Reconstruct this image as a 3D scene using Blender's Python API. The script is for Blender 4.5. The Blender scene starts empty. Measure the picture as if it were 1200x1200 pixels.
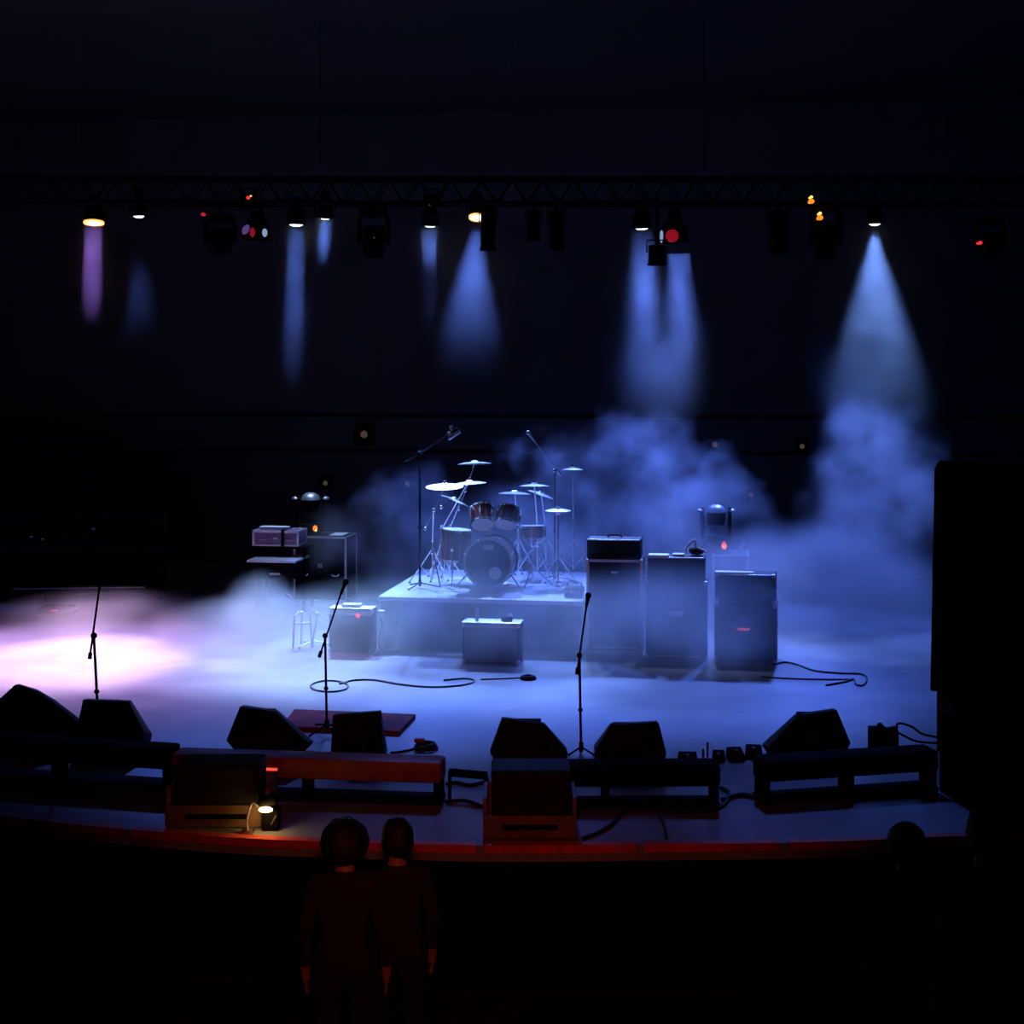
import bpy, bmesh, math, random
from mathutils import Vector, Matrix, noise
random.seed(7)
PI = math.pi
sc = bpy.context.scene
C = sc.collection

# ------------------------------------------------------------------ measuring
F, CX, HY, CAMZ = 1800.0, 600.0, 430.0, 3.6      # focal length (px), principal column, horizon row, eye height over the stage
def at(px, py, Y):
    return Vector(((px - CX) * Y / F, Y, CAMZ - (py - HY) * Y / F))
def on(px, py, z=0.0):
    """point of the horizontal plane z seen at (px, py)"""
    return at(px, py, F * (CAMZ - z) / (py - HY))

# ------------------------------------------------------------------ materials
MATS = {}
def mat(name, col, rough=.5, metal=0., bump=0., bscale=40., var=0., vscale=6., spec=.5, coat=0.):
    m = bpy.data.materials.new(name); m.use_nodes = True
    nt = m.node_tree; b = nt.nodes['Principled BSDF']
    b.inputs['Base Color'].default_value = (*col, 1); b.inputs['Roughness'].default_value = rough
    b.inputs['Metallic'].default_value = metal; b.inputs['Specular IOR Level'].default_value = spec
    b.inputs['Coat Weight'].default_value = coat
    tc = nt.nodes.new('ShaderNodeTexCoord')
    if var:
        n = nt.nodes.new('ShaderNodeTexNoise'); n.inputs['Scale'].default_value = vscale; n.inputs['Detail'].default_value = 3
        nt.links.new(tc.outputs['Object'], n.inputs['Vector'])
        r = nt.nodes.new('ShaderNodeValToRGB')
        r.color_ramp.elements[0].position = .3; r.color_ramp.elements[1].position = .7
        r.color_ramp.elements[0].color = (*[c * (1 - var) for c in col], 1)
        r.color_ramp.elements[1].color = (*[min(1, c * (1 + var)) for c in col], 1)
        nt.links.new(n.outputs['Fac'], r.inputs['Fac']); nt.links.new(r.outputs['Color'], b.inputs['Base Color'])
    if bump:
        n = nt.nodes.new('ShaderNodeTexNoise'); n.inputs['Scale'].default_value = bscale; n.inputs['Detail'].default_value = 2
        nt.links.new(tc.outputs['Object'], n.inputs['Vector'])
        bp = nt.nodes.new('ShaderNodeBump'); bp.inputs['Strength'].default_value = bump; bp.inputs['Distance'].default_value = .01
        nt.links.new(n.outputs['Fac'], bp.inputs['Height']); nt.links.new(bp.outputs['Normal'], b.inputs['Normal'])
    MATS[name] = m
    return m
def glow(name, col, strength, base=(.02, .02, .02)):
    m = mat(name, base, .3)
    b = m.node_tree.nodes['Principled BSDF']
    b.inputs['Emission Color'].default_value = (*col, 1); b.inputs['Emission Strength'].default_value = strength
    return m
def weave(name, col, col2, scale):
    """speaker cloth: a fine checker of two near tones"""
    m = mat(name, col, .85)
    nt = m.node_tree; b = nt.nodes['Principled BSDF']
    tc = [n for n in nt.nodes if n.type == 'TEX_COORD'][0]
    c = nt.nodes.new('ShaderNodeTexChecker'); c.inputs['Scale'].default_value = scale
    c.inputs['Color1'].default_value = (*col, 1); c.inputs['Color2'].default_value = (*col2, 1)
    nt.links.new(tc.outputs['Object'], c.inputs['Vector']); nt.links.new(c.outputs['Color'], b.inputs['Base Color'])
    return m
BLK = mat('black_paint', (.005, .005, .006), .8, bump=.15, var=.3, spec=.05)
TOLEX = mat('black_vinyl', (.011, .011, .013), .6, bump=.4, bscale=180, spec=.2)
GRILLE = weave('grille_cloth', (.010, .010, .012), (.018, .018, .021), 160)
SILVERCLOTH = weave('grey_grille_cloth', (.10, .10, .12), (.16, .15, .17), 160)
CHROME = mat('chrome', (.8, .8, .82), .22, 1., var=.05)
STEEL = mat('dull_steel', (.35, .35, .37), .38, 1., var=.2)
ALU = mat('aluminium_edge', (.62, .62, .65), .42, .8, var=.1)
BRASS = mat('cymbal_bronze', (.86, .82, .7), .34, .75, bump=.05, bscale=60, var=.05)
REDLAC = mat('dark_red_lacquer', (.07, .002, .006), .25, coat=.3, var=.25)
HEADW = mat('drum_skin', (.62, .62, .64), .55, var=.05)
HEADD = mat('dark_drum_skin', (.012, .012, .03), .5, var=.1, spec=.2)
WHITE = mat('white_paper', (.8, .8, .8), .7, var=.04)
DECK = mat('riser_deck', (.5, .5, .52), .4, bump=.1, var=.18, vscale=3)
SKIRT = mat('riser_skirt', (.11, .11, .13), .8, bump=.2, var=.2)
PURPLE = mat('plum_case_board', (.26, .12, .26), .45, var=.15)  # purple light put into the rack case colour; also used on crate sides
RUG = mat('red_carpet', (.30, .03, .045), .9, bump=.6, bscale=150, var=.45, vscale=5)
REDWOOD = mat('red_stained_wood', (.34, .055, .03), .5, bump=.2, bscale=30, var=.3)
NOSING = mat('red_painted_nosing', (.85, .09, .05), .45, var=.25)
CRATE = mat('brown_crate_board', (.22, .13, .07), .65, bump=.3, var=.3)
RUBBER = mat('black_rubber', (.015, .015, .016), .6, var=.2)
CABLE = mat('cable_rubber', (.012, .012, .018), .55, var=.2)
SKIN = mat('skin', (.42, .22, .15), .55, var=.1)
HAIR = mat('dark_hair', (.012, .009, .008), .55, bump=.8, bscale=90, var=.3)
CLOTH = mat('dark_shirt', (.02, .018, .02), .9, bump=.3, var=.2)
TROUS = mat('dark_trousers', (.012, .012, .016), .9, var=.2)
WALLM = mat('dark_wall_board', (.045, .04, .045), .8, bump=.1, var=.2, vscale=1.5)
CEILM = mat('black_ceiling', (.01, .01, .01), .9, var=.2)
PITM = mat('dark_pit_carpet', (.012, .011, .012), .95, bump=.3, var=.3)
LAMPW = glow('lamp_white', (1, .97, .95), 4)
LAMPB = glow('lamp_bluewhite', (.75, .87, 1), 4)
LAMPP = glow('lamp_warmpink', (1, .86, .78), 4)
RIM = glow('lamp_hot_rim', (1, .35, .06), 2.2)
REDL = glow('red_indicator', (1, .02, .02), 1.6)
REDDIM = glow('dim_red_indicator', (1, .03, .06), .5)
ORANGE = glow('orange_display', (1, .2, .01), 1.6)
YELLOW = glow('yellow_display', (1, .6, .1), 2.2)
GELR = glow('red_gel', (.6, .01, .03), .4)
GELB = glow('pale_blue_glass', (.45, .6, 1), .5)
GELV = glow('violet_glass', (.25, .12, .5), .35)
BEIGE = glow('dim_beige_lamp', (.6, .42, .33), .09)
GOLD = glow('warm_bulb', (1, .62, .2), 12)
REDSTRIP = glow('red_strip_lamp', (1, .1, .07), 1.0)

# stage floor: scuffed satin boards
def floor_mat():
    m = mat('stage_floor', (.30, .30, .32), .3)
    nt = m.node_tree; b = nt.nodes['Principled BSDF']
    tc = [n for n in nt.nodes if n.type == 'TEX_COORD'][0]
    n = nt.nodes.new('ShaderNodeTexNoise'); n.inputs['Scale'].default_value = 1.3; n.inputs['Detail'].default_value = 5
    n2 = nt.nodes.new('ShaderNodeTexNoise'); n2.inputs['Scale'].default_value = 9; n2.inputs['Detail'].default_value = 3
    for k in (n, n2): nt.links.new(tc.outputs['Object'], k.inputs['Vector'])
    r = nt.nodes.new('ShaderNodeValToRGB'); r.color_ramp.elements[0].position = .35; r.color_ramp.elements[1].position = .7
    r.color_ramp.elements[0].color = (.24, .24, .26, 1); r.color_ramp.elements[1].color = (.36, .36, .38, 1)
    nt.links.new(n.outputs['Fac'], r.inputs['Fac']); nt.links.new(r.outputs['Color'], b.inputs['Base Color'])
    q = nt.nodes.new('ShaderNodeMapRange'); q.inputs['To Min'].default_value = .3; q.inputs['To Max'].default_value = .36
    nt.links.new(n2.outputs['Fac'], q.inputs['Value']); nt.links.new(q.outputs['Result'], b.inputs['Roughness'])
    return m
FLOORM = floor_mat()

# ------------------------------------------------------------------ mesh builder
class MB:
    def __init__(s): s.bm = bmesh.new()
    def box(s, c, size, R=None, bev=0.):
        M = Matrix.Translation(Vector(c)) @ (R.to_4x4() if R else Matrix.Identity(4)) @ Matrix.Diagonal((*size, 1))
        g = bmesh.ops.create_cube(s.bm, size=1, matrix=M)
        if bev:
            es = list({e for v in g['verts'] for e in v.link_edges})
            bmesh.ops.bevel(s.bm, geom=es, offset=bev, segments=2, affect='EDGES', profile=.5)
        return s
    def cyl(s, p0, p1, r0, r1=None, n=14):
        p0, p1 = Vector(p0), Vector(p1); r1 = r0 if r1 is None else r1
        d = p1 - p0; q = d.to_track_quat('Z', 'Y').to_matrix().to_4x4()
        bmesh.ops.create_cone(s.bm, cap_ends=True, cap_tris=False, segments=n, radius1=r0, radius2=r1, depth=d.length,
                              matrix=Matrix.Translation((p0 + p1) / 2) @ q)
        return s
    def tube(s, pts, r, n=8):
        pts = [Vector(p) for p in pts]
        up = Vector((.31, .17, .93)); rings = []
        for i, p in enumerate(pts):
            t = (pts[min(i + 1, len(pts) - 1)] - pts[max(i - 1, 0)]).normalized()
            a = t.cross(up)
            if a.length < .05: a = t.cross(Vector((1, 0, 0)))
            a.normalize(); b = t.cross(a)
            rings.append([s.bm.verts.new(p + r * (math.cos(2 * PI * k / n) * a + math.sin(2 * PI * k / n) * b)) for k in range(n)])
        for A, B in zip(rings, rings[1:]):
            for k in range(n): s.bm.faces.new((A[k], A[(k + 1) % n], B[(k + 1) % n], B[k]))
        s.bm.faces.new(rings[0][::-1]); s.bm.faces.new(rings[-1])
        return s
    def lathe(s, prof, M=None, n=28):
        M = M or Matrix.Identity(4); rings = []
        for r, z in prof:
            if r < 1e-5: rings.append([s.bm.verts.new(M @ Vector((0, 0, z)))])
            else: rings.append([s.bm.verts.new(M @ Vector((r * math.cos(2 * PI * k / n), r * math.sin(2 * PI * k / n), z))) for k in range(n)])
        for A, B in zip(rings, rings[1:]):
            for k in range(n):
                a = A[k % len(A)], A[(k + 1) % len(A)]; b = B[k % len(B)], B[(k + 1) % len(B)]
                f = [a[0]] + ([a[1]] if a[1] is not a[0] else []) + ([b[1]] if b[1] is not b[0] else []) + [b[0]]
                if len(f) > 2:
                    try: s.bm.faces.new(f)
                    except ValueError: pass
        return s
    def hull(s, pts, bev=0.):
        vs = [s.bm.verts.new(Vector(p)) for p in pts]
        g = bmesh.ops.convex_hull(s.bm, input=vs)
        bmesh.ops.delete(s.bm, geom=[e for e in set(g['geom_interior'] + g['geom_unused']) if isinstance(e, bmesh.types.BMVert)], context='VERTS')
        bmesh.ops.dissolve_limit(s.bm, angle_limit=.02, verts=s.bm.verts, edges=s.bm.edges)
        if bev:
            bmesh.ops.bevel(s.bm, geom=list(s.bm.edges), offset=bev, segments=2, affect='EDGES', profile=.5)
        return s
    def ball(s, c, r, n=14):
        r = (r, r, r) if not hasattr(r, '__len__') else r
        bmesh.ops.create_uvsphere(s.bm, u_segments=n, v_segments=max(6, n * 2 // 3), radius=1,
                                  matrix=Matrix.Translation(Vector(c)) @ Matrix.Diagonal((*r, 1)))
        return s
    def slab(s, poly, z0, z1):
        """horizontal polygon [(x, y)] as a slab"""
        a = [s.bm.verts.new((x, y, z0)) for x, y in poly]; b = [s.bm.verts.new((x, y, z1)) for x, y in poly]
        s.bm.faces.new(a[::-1]); s.bm.faces.new(b); n = len(poly)
        for i in range(n): s.bm.faces.new((a[i], a[(i + 1) % n], b[(i + 1) % n], b[i]))
        return s
    def build(s, name, m, parent=None, sharp=38):
        bmesh.ops.recalc_face_normals(s.bm, faces=s.bm.faces)
        me = bpy.data.meshes.new(name); s.bm.to_mesh(me); s.bm.free()
        me.materials.append(m)
        me.polygons.foreach_set('use_smooth', [True] * len(me.polygons)); me.set_sharp_from_angle(angle=math.radians(sharp))
        o = bpy.data.objects.new(name, me); C.objects.link(o)
        if parent: o.parent = parent
        return o
def tag(o, label, cat, group=None, kind=None):
    if label: o['label'] = label
    if cat: o['category'] = cat
    if group: o['group'] = group
    if kind: o['kind'] = kind
    return o
def thing(name, label, cat, loc=(0, 0, 0), rz=0., group=None):
    o = bpy.data.objects.new(name, None); C.objects.link(o); o.empty_display_size = .2
    o.location = loc; o.rotation_euler = (0, 0, rz)
    return tag(o, label, cat, group)
def struct(o, label=None):
    o['kind'] = 'structure'
    if label: o['label'] = label; o['category'] = o.name.split('_')[0]
    return o
def Rz(a): return Matrix.Rotation(a, 3, 'Z')
def Rx(a): return Matrix.Rotation(a, 3, 'X')
def Ry(a): return Matrix.Rotation(a, 3, 'Y')
def axis_m(loc, d):
    return Matrix.Translation(Vector(loc)) @ Vector(d).to_track_quat('Z', 'Y').to_matrix().to_4x4()
def arc(pts, k=8):
    """smooth curve through the points (Catmull-Rom)"""
    P = [Vector(p) for p in pts]; P = [2 * P[0] - P[1]] + P + [2 * P[-1] - P[-2]]; out = []
    for i in range(1, len(P) - 2):
        a, b, c, d = P[i - 1:i + 3]
        for j in range(k):
            t = j / k
            out.append(.5 * ((2 * b) + (c - a) * t + (2 * a - 5 * b + 4 * c - d) * t * t + (3 * b - a - 3 * c + d) * t ** 3))
    return out + [P[-2]]

# ------------------------------------------------------------------ the setting
AX = math.radians(-9)                              # the stage stands a little askew to the camera: its right side is nearer
edge = [(-10.5, 15.6), (-6.5, 13.3), (-4.07, 12.3), (-2.78, 11.9), (-1.75, 11.68), (-.22, 11.55), (.9, 11.57), (2.13, 11.62), (3.26, 11.76), (3.95, 11.88), (6.5, 12.7), (10.5, 14.4)]
edge = [(p.x, p.y) for p in arc([(x, y, 0) for x, y in edge], 6)]
WB = lambda x: 27.0 + x * math.tan(AX) * .85       # depth of the back wall at x
struct(MB().slab(edge + [(10.5, WB(10.5)), (-10.5, WB(-10.5))], -.12, 0).build('floor', FLOORM))
m = MB()
fas = [(x, y + .06) for x, y in edge] + [(x, y + .16) for x, y in reversed(edge)]
m.slab(fas, -1.1, -.12); struct(m.build('wall_front', BLK))
struct(MB().slab([(-10.5, -2), (10.5, -2), (10.5, 16), (-10.5, 16)], -1.25, -1.1).build('floor_pit', PITM))
struct(MB().box((-10.6, 13, 3.4), (.2, 30.5, 9.4)).build('wall_left', BLK))
struct(MB().box((10.6, 13, 3.4), (.2, 30.5, 9.4)).build('wall_right', BLK))
struct(MB().box((0, 13, 8.2), (21.4, 30.5, .2)).build('ceiling', CEILM))
# back wall: three rows of boards with two deep dark joints
m = MB(); ang = math.atan(math.tan(AX) * .85); Rb = Rz(ang)
for z0, z1 in ((0, 2.08), (2.16, 2.70), (2.79, 8.1)):
    m.box((0, 27.0 + .1, (z0 + z1) / 2), (21.6, .14, z1 - z0), Rb)
m.box((0, 27.0 + .26, 4.05), (21.6, .1, 8.1), Rb)
struct(m.build('wall_back', WALLM))
# stage edge nosing in lengths with gaps where they meet
cuts = [(-10.3, -3.05), (-2.95, -1.25), (-1.18, -.27), (-.21, .93), (.99, 2.02), (2.10, 10.3)]
for i, (a, b) in enumerate(cuts):
    n = [(x, y) for x, y in edge if a < x < b]
    def ey(x):
        for (x0, y0), (x1, y1) in zip(edge, edge[1:]):
            if x0 <= x <= x1: return y0 + (y1 - y0) * (x - x0) / (x1 - x0)
    n = [(a, ey(a))] + n + [(b, ey(b))]
    m = MB(); m.slab([(x, y - .03) for x, y in n] + [(x, y + .06) for x, y in reversed(n)], -.05, .012)
    struct(m.build('trim_%d' % (i + 1), NOSING))

# ------------------------------------------------------------------ lighting rig
TY = 20.0
tr = thing('lighting_truss', 'long dark lighting truss carrying the row of lamps over the stage', 'truss', (0, TY, 5.72))
for y, z in ((-.16, 0), (.16, 0), (-.16, .32), (.16, .32)):
    MB().cyl((-10.2, y, z), (10.2, y, z), .025, n=10).build('chord', STEEL if 0 else BLK, tr)
m = MB(); k = -10.2
while k < 10.1:
    for y in (-.16, .16):
        m.cyl((k, y, 0), (k + .2, y, .32), .01, n=6); m.cyl((k + .2, y, .32), (k + .4, y, 0), .01, n=6)
    m.cyl((k, -.16, 0), (k + .4, .16, 0), .01, n=6)
    k += .4
m.build('lattice', BLK, tr)
for x in (-7.5, -2.5, 2.5, 7.5):
    MB().cyl((x, 0, .32), (x, 0, 2.38), .008, n=6).build('hanging_cable', STEEL, tr)
ub = thing('pipe_batten', 'bare horizontal pipe hanging above and behind the lamp truss', 'pipe', (0, 21.2, 6.2))
MB().cyl((-9, 0, 0), (9, 0, 0), .03, n=10).build('pipe', BLK, ub)
for x in (-6, 0, 6): MB().cyl((x, 0, .02), (x, 0, 1.9), .006, n=6).build('hanging_cable', STEEL, ub)

def spot(name, loc, aim, watts, ang, col, blend=.35, size=.05):
    l = bpy.data.lights.new(name, 'SPOT'); l.energy = watts; l.spot_size = math.radians(ang); l.spot_blend = blend
    l.color = col; l.shadow_soft_size = size
    o = bpy.data.objects.new(name, l); C.objects.link(o); o.location = loc
    d = Vector(aim) - Vector(loc); o.rotation_euler = d.to_track_quat('-Z', 'Y').to_euler()
    return o
BLUE = (.115, .235, 1.); BLUE2 = (.095, .20, 1.); BLUE3 = (.2, .36, 1.)

def par_can(px, py, aim, label, lens_m, r=.13, rim=False, length=.3):
    """lamp hung from the truss, lens centre seen at (px, py), pointing to aim (world)"""
    L = at(px, py, TY); d = (Vector(aim) - L).normalized()
    t = thing('spotlight', label, 'stage lamp', L)
    M = axis_m((0, 0, 0), -d)
    MB().lathe([(0, length + .04), (r * .5, length + .03), (r * .62, length), (r * .62, length * .66), (r * .95, length * .5), (r, .03), (r, -.03), (r * .94, -.03), (r * .94, .02)], M).build('can', BLK, t)
    MB().lathe([(0, -.052), (r * .4, -.046), (r * .7, -.03), (r * .92, 0), (0, .01)], M).build('lens', lens_m, t)
    if rim: MB().lathe([(r * .93, -.034), (r * 1.02, -.034), (r * 1.02, -.012), (r * .93, -.012), (r * .93, -.034)], M).build('hot_rim', RIM, t)
    top = 5.72 - .16 - L.z
    y = MB()
    y.tube([(-r - .03, 0, .12), (-r - .03, 0, top), (r + .03, 0, top), (r + .03, 0, .12)], .012, 6)
    y.build('hanging_yoke', BLK, t)
    MB().box((0, 0, top + .06), (.06, .09, .14), bev=.01).cyl((-.05, -.05, top + .1), (.05, -.05, top + .1), .014).build('clamp', STEEL, t)
    return L, d

lampset = [
 # px, py, floor aim, lens, label, rim, r, light colour, W, cone, blend
 (110, 259, (92, 772), LAMPP, 'pink stage lamp throwing a violet shaft onto the white floor pool', True, .13, (.55, .25, 1.), 0, 0, 0),
 (163, 251, (180, 752), LAMPW, 'white stage lamp with a faint blue wisp, next to the pink one', False, .10, BLUE, 0, 0, 0),
 (347, 261, (340, 752), LAMPB, 'stage lamp with a long narrow blue shaft above the moving head on the case', False, .12, BLUE, 0, 0, 0),
 (381, 253, (360, 740), LAMPB, 'stage lamp with a short slanting blue shaft close beside a longer one', False, .10, BLUE, 0, 0, 0),
 (504, 262, (504, 700), LAMPB, 'stage lamp with a short straight blue shaft next to the round bright lamp', False, .115, BLUE, 0, 0, 0),
 (559, 253, (548, 690), LAMPW, 'round bright stage lamp with a wide blue cone above the drum kit', True, .105, BLUE, 0, 0, 0),
 (752, 265, (765, 745), LAMPB, 'stage lamp with a tall blue shaft beside the red domed lamp', False, .125, BLUE, 0, 0, 0),
 (1025, 260, (1030, 750), LAMPW, 'stage lamp with the widest brightest blue cone, next to the tall black speaker stack', False, .10, BLUE, 0, 0, 0),
]
LP = []
for px, py, fl, lm, lab, rim, r, col, w, cone, bl in lampset:
    a = on(*fl); a.y = min(a.y, TY + .8) if px not in (381, 559) else TY + (.9 if px == 381 else -2.2)
    if px == 1025: a = on(1032, 750)
    LP.append(par_can(px, py, a, lab, lm, r, rim))

def dome_lamp(px, py, label, patches):
    """bell-shaped glossy housing, open side down"""
    L = at(px, py, TY); t = thing('spotlight', label, 'stage lamp', L)
    MB().lathe([(0, .22), (.05, .215), (.11, .18), (.16, .10), (.185, 0), (.19, -.1), (.175, -.1), (.16, 0)]).build('dome', BLK, t)
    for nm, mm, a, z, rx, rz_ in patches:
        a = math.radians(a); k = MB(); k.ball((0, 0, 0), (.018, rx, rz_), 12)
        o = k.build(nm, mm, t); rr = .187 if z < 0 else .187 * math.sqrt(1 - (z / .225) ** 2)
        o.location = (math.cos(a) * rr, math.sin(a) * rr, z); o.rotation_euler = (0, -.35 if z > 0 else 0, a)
    top = 5.72 - .05 - L.z
    MB().cyl((0, 0, .2), (0, 0, .34), .09, .07).cyl((0, 0, .3), (0, .1, top), .03).build('hanging_neck', BLK, t)
    return L
dome_lamp(790, 276, 'red and white domed lamp hanging low beside the tall blue shaft', [('red_gel', GELR, -104, -.02, .085, .085), ('blue_glass', GELB, -156, -.02, .035, .085)])
dome_lamp(301, 272, 'violet domed lamp with an orange glint, next to a red indicator', [('violet_glass', GELV, -130, .02, .07, .07), ('orange_glint', GELR, -98, -.02, .035, .06), ('blue_glass', GELB, -48, -.02, .04, .055)])  # the orange glint is a glowing patch set on the dome

def head_lamp(px, y0, y1, w, label, dots=(), kind='moving', off=.12):
    """dark moving head (yoke and barrel) or plain dark barrel hung from the truss; pixel rows y0..y1 are its top and bottom"""
    Yd = TY - off; s = F / Yd; c = at(px, y0, Yd); h = (y1 - y0) / s; W = w / s
    t = thing('spotlight', label, 'stage lamp', c)
    up = 5.72 - c.z
    if kind == 'moving':
        MB().box((0, 0, -.06), (W * .8, W * .6, .12), bev=.02).build('base', BLK, t)
        for sx in (-1, 1): MB().box((sx * W * .42, 0, -h * .45), (W * .12, W * .3, h * .55), bev=.02).build('yoke_arm', BLK, t)
        MB().lathe([(0, .0), (W * .28, 0), (W * .34, -.06), (W * .34, -h * .5), (W * .3, -h * .62), (W * .24, -h * .62), (W * .22, -h * .58), (0, -h * .58)], Matrix.Translation((0, 0, -h * .36))).build('barrel', BLK, t)
    else:
        MB().lathe([(0, 0), (W * .5, -.02), (W * .5, -h * .9), (W * .56, -h * .92), (W * .56, -h), (W * .45, -h), (0, -h * .96)]).build('barrel', BLK, t)
        MB().tube([(-W * .6, 0, -h * .4), (-W * .6, 0, .05), (W * .6, 0, .05), (W * .6, 0, -h * .4)], .01, 6).build('yoke', BLK, t)
    if up > .05: MB().cyl((0, .0, -.02), (0, .0, up), .025).box((0, 0, up), (.05, .12, .09), bev=.01).build('hanging_clamp', BLK, t)
    for dx, dy, rr, mm in dots:
        p = at(dx, dy, Yd) - c; p.y = -W * .45 - .02
        MB().ball(p, (rr, .02, rr * .8), 10).cyl((p.x, p.y, p.z), (p.x, p.y + W * .3, p.z), rr * .5).build('indicator_light', mm, t)
head_lamp(258, 250, 300, 40, 'dark moving head lamp with one small red indicator', [(242, 253, .03, REDDIM)])
head_lamp(438, 244, 303, 40, 'bulky dark moving head lamp between two pairs of lit lamps', [(440, 280, .012, BEIGE)])
head_lamp(572, 240, 294, 17, 'slim dark barrel lamp hanging close beside the round bright lamp', kind='barrel', off=.36)
head_lamp(625, 245, 283, 16, 'shorter of the two slim unlit barrel lamps between the wide cone and the tall shaft', kind='barrel')
head_lamp(652, 245, 294, 17, 'longer of the two slim unlit barrel lamps between the wide cone and the tall shaft', kind='barrel')
head_lamp(770, 286, 311, 20, 'dark barrel lamp silhouetted in front of the tall blue shaft', kind='barrel', off=.36)
head_lamp(912, 245, 298, 22, 'dark barrel lamp alone between the tall shaft and the orange lights', kind='barrel')
head_lamp(968, 238, 306, 40, 'dark moving head lamp with two orange red lights at its top', [(947, 238, .04, ORANGE), (947, 233, .022, YELLOW), (957, 257, .042, ORANGE), (957, 252, .024, YELLOW)])
head_lamp(1160, 255, 305, 38, 'dark moving head lamp with one red indicator above the tall speaker stack', [(1143, 286, .028, REDL)])
head_lamp(293, 226, 246, 22, 'small dark lamp head with a red indicator above the violet dome', [(293, 233, .026, REDL), (296, 231, .012, YELLOW)], kind='barrel', off=.42)
head_lamp(505, 226, 254, 14, 'small dark ballast box above the short straight blue shaft', [(504, 241, .014, BEIGE)], kind='barrel', off=.36)

# ------------------------------------------------------------------ small lamps on the back wall
def wall_y(px, py):
    Y = 27.0
    for _ in range(6): Y = WB((px - CX) * Y / F)
    return Y
for px, py, s, lab in ((427, 509, 24, 'small dim beige lamp in a square black plate on the wall, highest of its row'),
                       (382, 566, 16, 'small dim wall lamp just above the moving head on the tall case'),
                       (478, 567, 18, 'small dim wall lamp behind the pole of the tall drum microphone stand'),
                       (838, 521, 18, 'small dim beige wall lamp above the domed moving head behind the amplifiers'),
                       (940, 523, 16, 'small dim beige wall lamp at the edge of the smoke column'),
                       (880, 580, 13, 'faint wall lamp low beside the domed moving head behind the amplifiers'),
                       (784, 577, 12, 'faint wall lamp veiled by the smoke behind the amplifiers')):
    Y = wall_y(px, py) - .02; p = at(px, py, Y); sz = s * Y / F
    t = thing('wall_lamp', lab, 'wall lamp', p, ang)
    MB().box((0, 0, 0), (sz, .04, sz), bev=.01).build('back_plate', BLK, t)
    MB().lathe([(sz * .3, 0), (sz * .3, .04), (sz * .2, .05), (sz * .2, .02)], axis_m((0, -.02, 0), (0, -1, 0))).build('bezel', BLK, t)
    MB().lathe([(0, .05), (sz * .1, .045), (sz * .17, .03), (sz * .18, .0)], axis_m((0, -.02, 0), (0, -1, 0)), 16).build('bulb', BEIGE, t)

# ------------------------------------------------------------------ drum riser
RH = .65
ro = Vector((-1.72, 19.75, 0)); RW, RD = 2.64, 2.7
ris = thing('drum_riser', 'low square platform with pale top carrying the drum kit', 'platform', ro, AX)
MB().box((RW / 2, RD / 2, RH - .025), (RW, RD, .05), bev=.006).build('deck', DECK, ris)
for nm, c, s in (('skirt', (RW / 2, .03, (RH - .05) / 2), (RW - .04, .02, RH - .055)), ('skirt', (RW / 2, RD - .03, (RH - .05) / 2), (RW - .04, .02, RH - .055)),
                 ('skirt', (.03, RD / 2, (RH - .05) / 2), (.02, RD - .1, RH - .055)), ('skirt', (RW - .03, RD / 2, (RH - .05) / 2), (.02, RD - .1, RH - .055))):
    MB().box(c, s).build(nm, SKIRT, ris)
MB().box((RW / 2, -.004, RH - .03), (RW, .012, .05)).build('edge_strip', ALU, ris)
def onr(px, py): return on(px, py, RH)

# ------------------------------------------------------------------ drums
def ring(m, r0, r1, z0, z1, M=None, n=36): m.lathe([(r0, z0), (r1, z0), (r1, z1), (r0, z1), (r0, z0)], M, n)
b0 = onr(572, 690)
b0.z += .006; bd = thing('bass_drum', 'dark red bass drum on the riser carrying two tilted toms', 'drum', b0, AX)
R = .325; Mx = axis_m((0, 0, R + .012), (0, 1, 0))       # axis points away from the camera
m = MB(); m.lathe([(R - .02, .02), (R - .005, .02), (R - .005, .44), (R - .02, .44), (R - .02, .02)], Mx, 40); m.build('shell', REDLAC, bd)
for z, hm in ((0, HEADD), (.435, HEADW)):
    MB().lathe([(0, z + .004), (R - .02, z + .004), (R - .02, z + .02), (0, z + .016)], Mx, 40).build('drum_head', hm, bd)
for z in (-.012, .425):
    m = MB(); ring(m, R - .02, R + .012, z, z + .04, Mx, 40); m.build('hoop', STEEL if z < 0 else BLK, bd)
for k in range(8):
    a = 2 * PI * (k + .5) / 8; p = Vector((math.cos(a) * (R + .012), 0, math.sin(a) * (R + .012) + R + .012))
    u = Vector((math.cos(a), 0, math.sin(a)))
    if p.z < .03: continue
    MB().box(p + Vector((0, .004, 0)), (.035, .05, .035), Ry(-a), .006).cyl(p + u * .006 + Vector((0, .0, 0)), p + u * .006 + Vector((0, .17, 0)), .006, n=8).cyl(p + Vector((0, .15, 0)) - u * .012, p + Vector((0, .24, 0)) - u * .012, .014, n=8).build('tension_claw', CHROME, bd)
MB().lathe([(0, -.006), (.085, -.006), (.085, .003), (0, .003)], axis_m((.095, 0, R * .62), (0, 1, 0)), 28).build('port_patch', HEADW, bd)
MB().box((.0, -.001, R * 1.68), (.14, .006, .075), bev=.002).build('badge', STEEL, bd)
for sx in (-1, 1):
    MB().cyl((sx * .27, .12, .2), (sx * .44, -.04, .012), .011).ball((sx * .44, -.04, .016), .02, 8).build('spur', CHROME, bd)
MB().cyl((0, .2, 2 * R), (0, .2, 2 * R + .2), .018).cyl((-.13, .2, 2 * R + .19), (.13, .2, 2 * R + .19), .013).build('tom_holder', CHROME, bd)
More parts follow.
